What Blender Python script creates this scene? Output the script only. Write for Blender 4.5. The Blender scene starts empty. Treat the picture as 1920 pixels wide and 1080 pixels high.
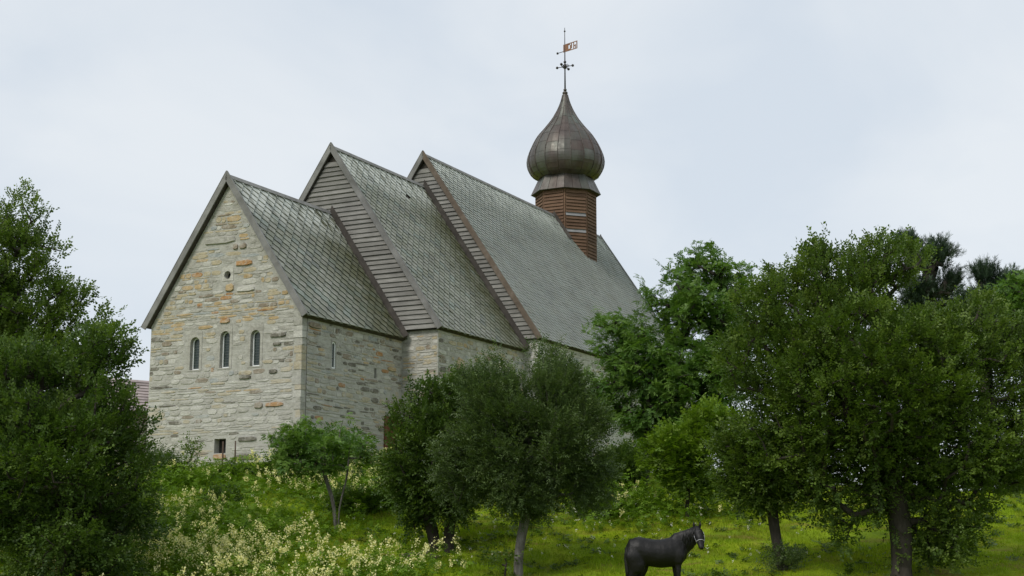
import bpy, bmesh, math, random
import numpy as np
from mathutils import Vector, Matrix, Euler

scene = bpy.context.scene
R = math.radians
rng = np.random.default_rng(11)
random.seed(11)

# ------------------------------------------------------------------ camera, sky, sun, exposure
EYE = 1.6
cam_data = bpy.data.cameras.new('camera')
cam_data.sensor_width = 36.0
cam_data.lens = 51.75
cam_data.clip_end = 6000
cam = bpy.data.objects.new('camera', cam_data)
scene.collection.objects.link(cam)
cam.location = (0, 0, EYE)
cam.rotation_euler = (R(90) + 0.1764, 0, 0)
scene.camera = cam

SUN_EL, SUN_AZ = R(48), R(-140)          # azimuth from +Y (view direction) towards +X: the light comes from behind, left
world = bpy.data.worlds.new('World')
scene.world = world
world.use_nodes = True
wn, wl = world.node_tree.nodes, world.node_tree.links
wn.clear()
w_out = wn.new('ShaderNodeOutputWorld')
w_bg = wn.new('ShaderNodeBackground')
w_bg.inputs['Strength'].default_value = 0.1
w_sky = wn.new('ShaderNodeTexSky')
w_sky.sky_type = 'NISHITA'
w_sky.sun_disc = False
w_sky.sun_elevation = SUN_EL
w_sky.sun_rotation = SUN_AZ
w_co = wn.new('ShaderNodeTexCoord')
w_map = wn.new('ShaderNodeMapping')
w_map.inputs['Scale'].default_value = (1.0, 1.0, 1.7)
w_map.inputs['Location'].default_value = (0.35, 0.1, 0.2)
w_no = wn.new('ShaderNodeTexNoise')
w_no.inputs['Scale'].default_value = 5.0
w_no.inputs['Detail'].default_value = 5
w_no.inputs['Roughness'].default_value = 0.5
w_no.inputs['Distortion'].default_value = 0.4
w_ra = wn.new('ShaderNodeValToRGB')
w_ra.color_ramp.elements[0].position = 0.34
w_ra.color_ramp.elements[0].color = (0.83, 0.91, 1.0, 1)
w_ra.color_ramp.elements[1].position = 0.66
w_ra.color_ramp.elements[1].color = (0.985, 1.035, 1.08, 1)
w_sc = wn.new('ShaderNodeVectorMath')
w_sc.operation = 'SCALE'
w_sc.inputs['Scale'].default_value = 5.25
w_mix = wn.new('ShaderNodeMixRGB')
w_mix.inputs['Fac'].default_value = 0.93
wl.new(w_co.outputs['Generated'], w_map.inputs['Vector'])
wl.new(w_map.outputs['Vector'], w_no.inputs['Vector'])
wl.new(w_no.outputs['Fac'], w_ra.inputs['Fac'])
wl.new(w_ra.outputs['Color'], w_sc.inputs[0])
wl.new(w_sky.outputs['Color'], w_mix.inputs['Color1'])
wl.new(w_sc.outputs['Vector'], w_mix.inputs['Color2'])
wl.new(w_mix.outputs['Color'], w_bg.inputs['Color'])
wl.new(w_bg.outputs['Background'], w_out.inputs['Surface'])

sun_data = bpy.data.lights.new('sun', 'SUN')
sun_data.energy = 1.5
sun_data.angle = R(18)
sun_data.color = (1.0, 0.95, 0.87)
sun = bpy.data.objects.new('sun', sun_data)
scene.collection.objects.link(sun)
_sd = Vector((math.sin(SUN_AZ) * math.cos(SUN_EL), math.cos(SUN_AZ) * math.cos(SUN_EL), math.sin(SUN_EL)))
sun.rotation_euler = _sd.to_track_quat('Z', 'Y').to_euler()
sun.location = (-20, -20, 60)

scene.view_settings.view_transform = 'Standard'
scene.view_settings.look = 'None'
scene.view_settings.exposure = 0.66
scene.view_settings.gamma = 1
scene.view_settings.use_curve_mapping = False
scene.render.engine = 'CYCLES'
scene.cycles.max_bounces = 8
scene.cycles.diffuse_bounces = 5
scene.cycles.transparent_max_bounces = 4

# ------------------------------------------------------------------ helpers
COL = scene.collection


def tag(o, label=None, cat=None, group=None, kind=None):
    if label: o['label'] = label
    if cat: o['category'] = cat
    if group: o['group'] = group
    if kind: o['kind'] = kind
    return o


def empty(name, loc, rz=0.0):
    o = bpy.data.objects.new(name, None)
    COL.objects.link(o)
    o.location = loc
    o.rotation_euler = (0, 0, rz)
    return o


def link(name, me, parent=None, mat=None):
    o = bpy.data.objects.new(name, me)
    COL.objects.link(o)
    if mat is not None:
        me.materials.append(mat)
    if parent is not None:
        o.parent = parent
    return o


class MB:
    """collects faces into one mesh"""
    def __init__(self):
        self.v, self.f, self.m, self.sm = [], [], [], []

    def face(self, pts, m=0, smooth=False):
        n = len(self.v)
        self.v += [tuple(p) for p in pts]
        self.f.append(tuple(range(n, n + len(pts))))
        self.m.append(m); self.sm.append(smooth)

    def mesh(self, verts, faces, m=0, smooth=False):
        n = len(self.v)
        self.v += [tuple(p) for p in verts]
        for f in faces:
            self.f.append(tuple(i + n for i in f))
            self.m.append(m); self.sm.append(smooth)

    def hexa(self, c, m=0):
        """c: 8 corners, bottom 4 then top 4"""
        self.mesh(c, [(3, 2, 1, 0), (4, 5, 6, 7), (0, 1, 5, 4), (1, 2, 6, 5), (2, 3, 7, 6), (3, 0, 4, 7)], m)

    def box(self, a, b, m=0):
        x0, y0, z0 = a; x1, y1, z1 = b
        self.hexa([(x0, y0, z0), (x1, y0, z0), (x1, y1, z0), (x0, y1, z0), (x0, y0, z1), (x1, y0, z1), (x1, y1, z1), (x0, y1, z1)], m)

    def tube(self, pts, rad, n=6, m=0, smooth=True, cap=True):
        pts = [Vector(p) for p in pts]
        rings = []
        base = len(self.v)
        up = Vector((0, 0, 1))
        for i, p in enumerate(pts):
            d = (pts[min(i + 1, len(pts) - 1)] - pts[max(i - 1, 0)])
            d = d.normalized() if d.length > 1e-9 else up
            s = d.cross(up) if abs(d.dot(up)) < .95 else d.cross(Vector((1, 0, 0)))
            s.normalize(); t = s.cross(d)
            r = rad[i] if hasattr(rad, '__len__') else rad
            for k in range(n):
                a = 2 * math.pi * k / n
                self.v.append(tuple(p + s * (r * math.cos(a)) + t * (r * math.sin(a))))
        for i in range(len(pts) - 1):
            for k in range(n):
                a = base + i * n + k; b = base + i * n + (k + 1) % n
                self.f.append((a, b, b + n, a + n)); self.m.append(m); self.sm.append(smooth)
        if cap:
            self.f.append(tuple(base + k for k in range(n - 1, -1, -1))); self.m.append(m); self.sm.append(False)
            e = base + (len(pts) - 1) * n
            self.f.append(tuple(e + k for k in range(n))); self.m.append(m); self.sm.append(False)

    def ball(self, c, r, n=8, k=5, m=0):
        base = len(self.v)
        cx, cy, cz = c
        rx, ry, rz = r if hasattr(r, '__len__') else (r, r, r)
        for j in range(k + 1):
            t = math.pi * j / k
            for i in range(n):
                a = 2 * math.pi * i / n
                self.v.append((cx + rx * math.sin(t) * math.cos(a), cy + ry * math.sin(t) * math.sin(a), cz + rz * math.cos(t)))
        for j in range(k):
            for i in range(n):
                a = base + j * n + i; b = base + j * n + (i + 1) % n
                self.f.append((a, a + n, b + n, b)); self.m.append(m); self.sm.append(True)

    def data(self, name):
        me = bpy.data.meshes.new(name)
        me.from_pydata(self.v, [], self.f)
        me.polygons.foreach_set('material_index', self.m)
        me.polygons.foreach_set('use_smooth', self.sm)
        me.update()
        return me

    def build(self, name, mats, parent=None):
        me = self.data(name)
        for mt in (mats if isinstance(mats, (list, tuple)) else [mats]):
            me.materials.append(mt)
        return link(name, me, parent)


def np_mesh(name, verts, nface, size, tint=None, smooth=False):
    """mesh of nface faces with `size` consecutive vertices each"""
    me = bpy.data.meshes.new(name)
    me.vertices.add(len(verts))
    me.vertices.foreach_set('co', np.ascontiguousarray(verts, dtype=np.float32).ravel())
    me.loops.add(nface * size)
    me.loops.foreach_set('vertex_index', np.arange(nface * size, dtype=np.int32))
    me.polygons.add(nface)
    me.polygons.foreach_set('loop_start', np.arange(0, nface * size, size, dtype=np.int32))
    if tint is not None:
        at = me.attributes.new('tint', 'FLOAT', 'POINT')
        at.data.foreach_set('value', np.ascontiguousarray(tint, dtype=np.float32))
    me.update(calc_edges=True)
    me.validate()
    return me


def vnoise(x, y, s, seed=0):
    """cheap smooth value noise, vectorised"""
    x = np.asarray(x, float) / s; y = np.asarray(y, float) / s
    xi = np.floor(x).astype(np.int64); yi = np.floor(y).astype(np.int64)
    xf = x - xi; yf = y - yi
    def h(a, b):
        n = (a * 374761393 + b * 668265263 + seed * 974634777) & 0x7fffffff
        n = ((n ^ (n >> 13)) * 1274126177) & 0x7fffffff
        return ((n ^ (n >> 16)) & 0xffff) / 65535.0
    u = xf * xf * (3 - 2 * xf); v = yf * yf * (3 - 2 * yf)
    return (h(xi, yi) * (1 - u) + h(xi + 1, yi) * u) * (1 - v) + (h(xi, yi + 1) * (1 - u) + h(xi + 1, yi + 1) * u) * v


# ------------------------------------------------------------------ materials
def new_mat(name):
    m = bpy.data.materials.new(name)
    m.use_nodes = True
    nt = m.node_tree
    b = nt.nodes['Principled BSDF']
    return m, nt, b


class NT:
    """small node helper"""
    def __init__(self, nt): self.nt = nt
    def n(self, t, **kw):
        o = self.nt.nodes.new(t)
        for k, v in kw.items(): setattr(o, k, v)
        return o
    def l(self, a, b): self.nt.links.new(a, b)
    def noise(self, vec, scale, detail=4, rough=.55, dist=0.0):
        o = self.n('ShaderNodeTexNoise')
        o.inputs['Scale'].default_value = scale; o.inputs['Detail'].default_value = detail
        o.inputs['Roughness'].default_value = rough; o.inputs['Distortion'].default_value = dist
        if vec is not None: self.l(vec, o.inputs['Vector'])
        return o.outputs['Fac']
    def ramp(self, fac, stops):
        o = self.n('ShaderNodeValToRGB')
        e = o.color_ramp.elements
        while len(e) < len(stops): e.new(0.5)
        for i, (p, c) in enumerate(stops):
            e[i].position = p
            e[i].color = (c, c, c, 1) if not hasattr(c, '__len__') else (*c, 1)
        self.l(fac, o.inputs['Fac'])
        return o.outputs['Color']
    def mix(self, fac, a, b, mode='MIX'):
        o = self.n('ShaderNodeMixRGB', blend_type=mode)
        for s, x in ((o.inputs['Fac'], fac), (o.inputs['Color1'], a), (o.inputs['Color2'], b)):
            if hasattr(x, 'is_output') or hasattr(x, 'links'): self.l(x, s)
            elif hasattr(x, '__len__'): s.default_value = (*x, 1)
            else: s.default_value = x if s.type == 'VALUE' else (x, x, x, 1)
        return o.outputs['Color']
    def math(self, op, a, b=0.0):
        o = self.n('ShaderNodeMath', operation=op)
        for s, x in ((o.inputs[0], a), (o.inputs[1], b)):
            if hasattr(x, 'links'): self.l(x, s)
            else: s.default_value = x
        return o.outputs[0]
    def rng(self, x, a, b, c=0.0, d=1.0):
        o = self.n('ShaderNodeMapRange', interpolation_type='SMOOTHSTEP')
        self.l(x, o.inputs['Value'])
        for k, v in zip(('From Min', 'From Max', 'To Min', 'To Max'), (a, b, c, d)): o.inputs[k].default_value = v
        return o.outputs['Result']
    def bump(self, b, h, strength, dist):
        o = self.n('ShaderNodeBump')
        o.inputs['Strength'].default_value = strength; o.inputs['Distance'].default_value = dist
        self.l(h, o.inputs['Height']); self.l(o.outputs['Normal'], b.inputs['Normal'])


def coords(t, ref=None, scale=None):
    c = t.n('ShaderNodeTexCoord')
    if ref is not None: c.object = ref
    v = c.outputs['Object']
    if scale is not None:
        m = t.n('ShaderNodeMapping'); m.inputs['Scale'].default_value = scale
        t.l(v, m.inputs['Vector']); v = m.outputs['Vector']
    return v


# ------------------------------------------------------------------ ground
def ground_z(x, y):
    x = np.asarray(x, float); y = np.asarray(y, float)
    right = 1 / (1 + np.exp(-(x - 8.5) / 2.6))
    top = (3.2 - 1.25 * right) + EYE
    low = np.interp(y, [-200, 0, 25, 34], [-1.6, -1.6, -1.6, -1.55]) + EYE
    ramp = -1.1 + 0.222 * (y - 37) + EYE
    k = 0.14
    z = np.log(np.exp(low / k) + np.exp(np.minimum(ramp, 60) / k)) * k          # soft max
    z = -np.log(np.exp(-z / k) + np.exp(-top / k)) * k                         # soft min
    z = z - np.maximum(0, y - 105) * 0.05 * np.clip(1 - (y - 105) / 400, .1, 1)
    z = z - right * np.maximum(0, y - 54) * 0.045 * (y < 400)
    amp = np.exp(-((y - 45) / 60) ** 2)
    z = z + amp * ((vnoise(x, y, 3.1, 3) - .5) * .26 + (vnoise(x, y, 1.1, 5) - .5) * .15 + (vnoise(x, y, .45, 8) - .5) * .07)
    return z


def gz(x, y): return float(ground_z(np.array([x]), np.array([y]))[0])


def axis(core0, core1, step, far0, far1):
    a = list(np.arange(core0, core1 + 1e-6, step))
    s, v = step, core1
    while v < far1: s *= 1.35; v += s; a.append(v)
    s, v = step, core0
    while v > far0: s *= 1.35; v -= s; a.insert(0, v)
    return np.array(a)


gx = axis(-24, 26, .3, -2500, 2500)
gy = axis(30, 62, .3, -300, 3500)
GX, GY = np.meshgrid(gx, gy)
GZ = ground_z(GX, GY)
gv = np.stack([GX, GY, GZ], -1).reshape(-1, 3)
nx, ny = len(gx), len(gy)
ii = np.arange(nx * ny).reshape(ny, nx)
gf = np.stack([ii[:-1, :-1], ii[:-1, 1:], ii[1:, 1:], ii[1:, :-1]], -1).reshape(-1, 4)
gme = bpy.data.meshes.new('ground')
gme.from_pydata(gv.tolist(), [], gf.tolist())
gme.polygons.foreach_set('use_smooth', [True] * len(gf))

m_ground, nt, b = new_mat('turf')
t = NT(nt); v = coords(t)
c = t.ramp(t.noise(v, .55, 5, .6), [(.32, (.10, .16, .009)), (.5, (.18, .26, .009)), (.68, (.26, .31, .014))])
br = t.ramp(t.noise(coords(t, None, (.6, 1.6, 1)), 1.1, 6, .65), [(.50, 0.0), (.62, 1.0)])
c = t.mix(t.math('MULTIPLY', br, .75), c, (.16, .12, .03))
c = t.mix(.5, c, t.ramp(t.noise(v, 14, 4, .7), [(.3, .55), (.7, 1.25)]), 'MULTIPLY')
t.l(c, b.inputs['Base Color']); b.inputs['Roughness'].default_value = .95
b.inputs['Specular IOR Level'].default_value = .1
t.bump(b, t.noise(v, 18, 5, .7), .6, .05)
tag(link('ground', gme, None, m_ground), 'sloping grassy ground rising to the church', kind='structure')

# ------------------------------------------------------------------ church
CH_YAW = 0.46899
church = empty('church', (-8.154, 56.565, 2.6 + EYE), math.pi / 2 - CH_YAW)
tag(church, 'old grey stone church with three stepped gables, slate roofs and copper onion dome', 'church')
W1, W2, W3 = 7.5, 11.07, 12.54
CEN = W1 / 2
U1, U2, U3 = 7.518, 15.753, 37.709
H = (6.452, 6.839, 7.386)
RT = (12.375, 15.438, 17.087)
EV = .20
TH = R(56.3)
SECT = [  # u0, u1, v edge, width, eave z, ridge z, verge overhang
    (0.0, U1, 0.0, W1, H[0], RT[0], .18),
    (U1, U2, CEN - W2 / 2, W2, H[1], RT[1], .26),
    (U2, U3, CEN - W3 / 2, W3, H[2], RT[2], .26)]


def stone_mat(name, cols, wash=.0, refine=9.0):
    m, nt, b = new_mat(name)
    t = NT(nt); v = coords(t, church)
    oi = t.n('ShaderNodeObjectInfo')
    vs = coords(t, church, (1.0, 1.0, 2.4))
    c = t.ramp(t.noise(vs, 2.3, 6, .65, .5), [(.3, cols[0]), (.5, cols[1]), (.72, cols[2])])
    c = t.mix(.75, c, t.ramp(t.noise(vs, refine, 5, .7), [(.25, .62), (.75, 1.3)]), 'MULTIPLY')
    li = t.ramp(t.noise(v, 3.4, 6, .7, .8), [(.50, 0.0), (.64, 1.0)])
    c = t.mix(t.math('MULTIPLY', li, .5), c, (.48, .47, .425))
    sep = t.n('ShaderNodeSeparateXYZ'); t.l(v, sep.inputs[0])
    low = t.rng(sep.outputs['Z'], 6.2, 3.2)
    lw = t.math('MULTIPLY', low, t.ramp(t.noise(v, .9, 5, .6), [(.35, .25), (.65, 1.0)]))
    c = t.mix(t.math('MULTIPLY', lw, .45 + wash), c, (.47, .465, .445))
    dk = t.ramp(t.noise(v, 5.5, 6, .75), [(.62, 0.0), (.74, 1.0)])
    c = t.mix(t.math('MULTIPLY', dk, .35), c, (.10, .09, .08))
    t.l(c, b.inputs['Base Color']); b.inputs['Roughness'].default_value = .92
    b.inputs['Specular IOR Level'].default_value = .2
    t.bump(b, t.noise(v, 16, 6, .7), .7, .04)
    return m


MS = {
    'grey': stone_mat('grey stone', [(.25, .245, .215), (.35, .34, .30), (.44, .43, .385)]),
    'pale': stone_mat('pale stone', [(.36, .35, .31), (.47, .46, .415), (.57, .56, .52)]),
    'tan': stone_mat('tan stone', [(.28, .235, .15), (.40, .345, .235), (.48, .43, .315)]),
    'ochre': stone_mat('ochre stone', [(.30, .22, .11), (.43, .32, .18), (.52, .43, .29)], -.1),
    'rust': stone_mat('rust stone', [(.25, .13, .055), (.38, .21, .09), (.46, .33, .19)], -.3),
    'dark': stone_mat('dark stone', [(.08, .075, .06), (.15, .14, .115), (.25, .235, .20)], -.38),
    'brown': stone_mat('brown stone', [(.17, .14, .10), (.24, .20, .15), (.33, .28, .22)], -.2),
    'blue': stone_mat('blue grey stone', [(.24, .26, .26), (.32, .34, .335), (.42, .43, .41)]),
}
M_MORTAR = stone_mat('lime mortar', [(.27, .262, .23), (.36, .355, .315), (.44, .435, .40)], 0, 7.0)
M_WASH = stone_mat('limewashed wall', [(.44, .43, .40), (.54, .53, .50), (.62, .615, .59)], .3, 7.0)
STONE_KEYS = list(MS)


def wood_mat(name, cols, axis_scale=(1, 1, 1), rough=.85):
    m, nt, b = new_mat(name)
    t = NT(nt); v = coords(t, church)
    vs = coords(t, church, axis_scale)
    oi = t.n('ShaderNodeObjectInfo')
    c = t.ramp(t.noise(vs, 2.0, 6, .65, .3), [(.28, cols[0]), (.5, cols[1]), (.74, cols[2])])
    c = t.mix(.8, c, t.ramp(oi.outputs['Random'], [(0, .78), (1, 1.2)]), 'MULTIPLY')
    st = t.ramp(t.noise(v, .8, 5, .6), [(.35, .8), (.65, 1.12)])
    c = t.mix(.8, c, st, 'MULTIPLY')
    t.l(c, b.inputs['Base Color']); b.inputs['Roughness'].default_value = rough
    b.inputs['Specular IOR Level'].default_value = .25
    t.bump(b, t.noise(vs, 9, 5, .7), .5, .02)
    return m


M_BOARD = wood_mat('weathered grey boards', [(.14, .135, .125), (.20, .195, .182), (.28, .275, .26)], (.6, .6, 9))
M_BARGE = wood_mat('barge board grey', [(.14, .138, .132), (.20, .198, .192), (.265, .262, .256)], (2, .7, .7))
M_BARGE_BROWN = wood_mat('barge board brown', [(.09, .07, .055), (.14, .11, .085), (.20, .17, .145)], (2, .7, .7))
M_TOWER = wood_mat('tarred brown boards', [(.085, .049, .030), (.13, .077, .049), (.185, .118, .080)], (.7, .7, 9))
M_TOWERGREY = wood_mat('bare grey boards', [(.19, .185, .19), (.25, .25, .26), (.32, .32, .33)], (.7, .7, 9))
M_DARKWOOD = wood_mat('dark under boards', [(.035, .03, .026), (.055, .048, .042), (.08, .07, .06)])


class Face:
    """flat wall frame in church space: s along the wall, z up, d outward"""
    def __init__(self, o, ds, dn): self.o, self.ds, self.dn = o, ds, dn
    def p(self, s, z, d=0.0):
        return (self.o[0] + self.ds[0] * s + self.dn[0] * d, self.o[1] + self.ds[1] * s + self.dn[1] * d, z)


def wall_face(mb, F, s0, s1, top, z0, holes, breaks=(), depth=.32, mback=1):
    """masonry sheet with rectangular recesses; top(s) gives the upper edge"""
    xs = sorted(set([s0, s1] + list(breaks) + [h[i] for h in holes for i in (0, 1)]))
    for a, b_ in zip(xs[:-1], xs[1:]):
        zz = z0
        for h in sorted([h for h in holes if h[0] <= a + 1e-6 and h[1] >= b_ - 1e-6], key=lambda q: q[2]):
            mb.face([F.p(a, zz), F.p(b_, zz), F.p(b_, h[2]), F.p(a, h[2])]); zz = h[3]
        mb.face([F.p(a, zz), F.p(b_, zz), F.p(b_, top(b_)), F.p(a, top(a))])
    for a, b_, c, d in [h[:4] for h in holes]:
        q = [F.p(a, c), F.p(b_, c), F.p(b_, d), F.p(a, d)]
        r = [F.p(a, c, -depth), F.p(b_, c, -depth), F.p(b_, d, -depth), F.p(a, d, -depth)]
        for i in range(4):
            mb.face([q[i], q[(i + 1) % 4], r[(i + 1) % 4], r[i]])
        mb.face(r, mback)


def surround(F, rect, inner, depth, name, mat, parent, proud=.014):
    """dressed stone block filling rect, pierced by the outline `inner`"""
    a, b_, c, d = rect
    cx = sum(p[0] for p in inner) / len(inner); cz = sum(p[1] for p in inner) / len(inner)
    g = .004
    a, b_, c, d = a + g, b_ - g, c + g, d - g
    def out(p):
        dx, dz = p[0] - cx, p[1] - cz
        k = 1e9
        if dx > 1e-6: k = min(k, (b_ - cx) / dx)
        if dx < -1e-6: k = min(k, (a - cx) / dx)
        if dz > 1e-6: k = min(k, (d - cz) / dz)
        if dz < -1e-6: k = min(k, (c - cz) / dz)
        return (cx + dx * k, cz + dz * k)
    pts = []
    for p in inner: pts.append((p, out(p)))
    # make sure the rectangle's corners are hit
    ang = lambda q: math.atan2(q[1] - cz, q[0] - cx)
    corners = [(a, c), (b_, c), (b_, d), (a, d)]
    for q in corners:
        A = ang(q)
        n = len(inner)
        best = None
        for i in range(n):
            p0, p1 = inner[i], inner[(i + 1) % n]
            a0, a1 = ang(p0), ang(p1)
            da = (a1 - a0 + math.pi) % (2 * math.pi) - math.pi
            dq = (A - a0 + math.pi) % (2 * math.pi) - math.pi
            if da != 0 and 0 <= dq / da < 1:
                # intersect ray with the edge
                ex, ez = p1[0] - p0[0], p1[1] - p0[1]
                rx, rz = q[0] - cx, q[1] - cz
                den = rx * ez - rz * ex
                if abs(den) > 1e-9:
                    u = ((p0[0] - cx) * ez - (p0[1] - cz) * ex) / den
                    best = (cx + rx * u, cz + rz * u)
        if best: pts.append((best, q))
    pts.sort(key=lambda pq: ang(pq[1]))
    mb = MB(); n = len(pts)
    for i in range(n):
        (p, q), (p2, q2) = pts[i], pts[(i + 1) % n]
        mb.face([F.p(*p, proud), F.p(*q, proud), F.p(*q2, proud), F.p(*p2, proud)])
        mb.face([F.p(*p, proud), F.p(*p2, proud), F.p(*p2, -depth), F.p(*p, -depth)])
        mb.face([F.p(*q, proud), F.p(*q2, proud), F.p(*q2, -.05), F.p(*q, -.05)])
    return mb.build(name, mat, parent)


def arch(cx, hw, z0, z1, n=10):
    """closed outline of a round-headed opening, anticlockwise"""
    zc = z1 - hw
    pts = [(cx - hw, z0), (cx, z0), (cx + hw, z0), (cx + hw, (z0 + zc) / 2)]
    pts += [(cx + hw * math.cos(math.pi * i / n), zc + hw * math.sin(math.pi * i / n)) for i in range(n + 1)]
    pts += [(cx - hw, (z0 + zc) / 2)]
    return pts


m_glass, nt, b = new_mat('dark leaded glass')
t = NT(nt); v = coords(t, church)
t.l(t.ramp(t.noise(v, 6, 3), [(.3, (.012, .022, .02)), (.7, (.03, .05, .045))]), b.inputs['Base Color'])
b.inputs['Roughness'].default_value = .12
m_frame, nt, b = new_mat('white window paint')
t = NT(nt); v = coords(t, church)
t.l(t.ramp(t.noise(v, 12, 4), [(.3, (.66, .68, .68)), (.7, (.80, .82, .81))]), b.inputs['Base Color'])
m_lead, nt, b = new_mat('lead came')
b.inputs['Base Color'].default_value = (.10, .11, .11, 1); b.inputs['Roughness'].default_value = .6
m_void, nt, b = new_mat('unlit inside')
b.inputs['Base Color'].default_value = (.02, .02, .018, 1); b.inputs['Roughness'].default_value = 1

FRONT = Face((0, 0), (0, 1), (-1, 0))
SIDE1 = Face((0, 0), (1, 0), (0, -1))
FRONT2 = Face((U1, SECT[1][2]), (0, 1), (-1, 0))
SIDE2 = Face((U1, SECT[1][2]), (1, 0), (0, -1))
FRONT3 = Face((U2, SECT[2][2]), (0, 1), (-1, 0))
SIDE3 = Face((U2, SECT[2][2]), (1, 0), (0, -1))
tan = math.tan(TH)


def gable_top(k):
    w, h, r = SECT[k][3], SECT[k][4], SECT[k][5]
    return lambda s: min(h + EV * tan + (s if s < w / 2 else w - s) * tan - .16 / math.cos(TH), r - .3)


WIN = [(5.20, 4.555, 5.87), (3.70, 4.555, 6.02), (2.21, 4.545, 5.96)]
front_holes = [(c - .36, c + .36, z0 - .06, z1 + .24) for c, z0, z1 in WIN]
OC = (3.69, 8.36)
front_holes += [(OC[0] - .30, OC[0] + .26, OC[1] - .30, OC[1] + .34)]
front_holes += [(3.49, 4.06, 1.17, 1.74)]
side_holes = [(2.05, 2.42, 4.50, 5.72), (5.29, 5.47, 4.49, 4.92)]
wall = MB()
wall_face(wall, FRONT, 0, W1, gable_top(0), -1.2, front_holes, (CEN,))
wall_face(wall, SIDE1, 0, U1, lambda s: H[0] + .12, -1.2, side_holes)
wall.face([(0, W1, -1.2), (U1, W1, -1.2), (U1, W1, H[0] + .1), (0, W1, H[0] + .1)])
wall_1 = wall.build('wall', [M_MORTAR, m_void], church)
wall = MB()
g2 = gable_top(1)
wall_face(wall, FRONT2, 0, W2, g2, -1.2, [], (W2 / 2,))
wall_face(wall, SIDE2, 0, U2 - U1, lambda s: H[1] + .12, -1.2, [])
wall.face([(U1, CEN + W2 / 2, -1.2), (U2, CEN + W2 / 2, -1.2), (U2, CEN + W2 / 2, H[1] + .1), (U1, CEN + W2 / 2, H[1] + .1)])
wall_2 = wall.build('wall', [M_MORTAR, m_void], church)
wall = MB()
g3 = gable_top(2)
wall_face(wall, FRONT3, 0, W3, g3, -1.2, [], (W3 / 2,))
wall_face(wall, SIDE3, 0, U3 - U2, lambda s: H[2] + .12, -1.2, [])
wall.face([(U2, CEN + W3 / 2, -1.2), (U3, CEN + W3 / 2, -1.2), (U3, CEN + W3 / 2, H[2] + .1), (U2, CEN + W3 / 2, H[2] + .1)])
bk = Face((U3, SECT[2][2]), (0, 1), (1, 0))
wall_face(wall, bk, 0, W3, g3, -1.2, [], (W3 / 2,))
wall_3 = wall.build('wall', [M_WASH, m_void], church)

# windows
def window(F, c, hw, z0, z1, dep, parent, rect):
    surround(F, rect, arch(c, hw + .015, z0 - .01, z1 + .015), .30, 'window_surround', MS['grey'], parent)
    fr = MB()
    o = arch(c, hw, z0, z1); i_ = arch(c, hw - .05, z0 + .05, z1 - .05)
    n = len(o)
    for k in range(n):
        k2 = (k + 1) % n
        fr.face([F.p(*o[k], -dep), F.p(*o[k2], -dep), F.p(*i_[k2], -dep), F.p(*i_[k], -dep)])
        fr.face([F.p(*i_[k], -dep), F.p(*i_[k2], -dep), F.p(*i_[k2], -dep - .04), F.p(*i_[k], -dep - .04)])
        fr.face([F.p(*o[k], -dep), F.p(*o[k2], -dep), F.p(*o[k2], -dep - .06), F.p(*o[k], -dep - .06)])
    win = fr.build('window', m_frame, parent)
    pm = MB(); pm.face([F.p(*q, -dep - .035) for q in arch(c, hw - .048, z0 + .048, z1 - .048)])
    pm.build('pane', m_glass, win)
    ld = MB()
    for s in (-hw * .33, hw * .33):
        ld.box(*[tuple(min(x, y) for x, y in zip(F.p(c + s - .006, z0 + .03, -dep - .034), F.p(c + s + .006, z1 - hw * .5, -dep - .024))),
                 tuple(max(x, y) for x, y in zip(F.p(c + s - .006, z0 + .03, -dep - .034), F.p(c + s + .006, z1 - hw * .5, -dep - .024)))])
    z = z0 + .12
    while z < z1 - .12:
        A, B = F.p(c - hw + .03, z - .006, -dep - .0335), F.p(c + hw - .03, z + .006, -dep - .0245)
        ld.box(tuple(map(min, A, B)), tuple(map(max, A, B))); z += .11
    ld.build('lead_came', m_lead, win)
    return win


for (c, z0, z1), h in zip(WIN, front_holes):
    window(FRONT, c, .22, z0, z1, .14, church, h)
window(SIDE1, 2.23, .14, 4.57, 5.64, .02, church, side_holes[0])
circ = [(OC[0] + .0 + .165 * math.cos(2 * math.pi * k / 16), OC[1] - .05 + .165 * math.sin(2 * math.pi * k / 16)) for k in range(16)]
surround(FRONT, front_holes[3], circ, .26, 'round_window_surround', MS['pale'], church)

# ---- stones
def proto_stone(seed):
    r = random.Random(seed)
    n = 9
    ring = []
    for k in range(n):
        a = 2 * math.pi * k / n + r.uniform(-.16, .16)
        ca, sa = math.cos(a), math.sin(a)
        e = 5.0
        rr = (abs(ca) ** e + abs(sa) ** e) ** (-1 / e) * .5 * r.uniform(.88, 1.02)
        ring.append((rr * ca, rr * sa))
    v, f = [], []
    for x, y in ring: v.append((x, y, -.3))
    for x, y in ring: v.append((x * r.uniform(.97, 1), y * r.uniform(.95, 1), .55 + r.uniform(-.1, .1)))
    for x, y in ring: v.append((x * .93, y * .88, .92 + r.uniform(-.12, .12)))
    v.append((r.uniform(-.1, .1), r.uniform(-.1, .1), 1.0))
    for j in range(2):
        for k in range(n):
            a, b_ = j * n + k, j * n + (k + 1) % n
            f.append((a, b_, b_ + n, a + n))
    for k in range(n): f.append((2 * n + k, 2 * n + (k + 1) % n, 3 * n))
    return v, f


PROTO = [proto_stone(s) for s in range(24)]
PROTO_ME = {}
stones = []       # (face, s, z, w, h, depth, proto, key, rot)


def pick(r, weights):
    x = r.random() * sum(weights.values())
    for k, w in weights.items():
        x -= w
        if x <= 0: return k
    return k


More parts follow.
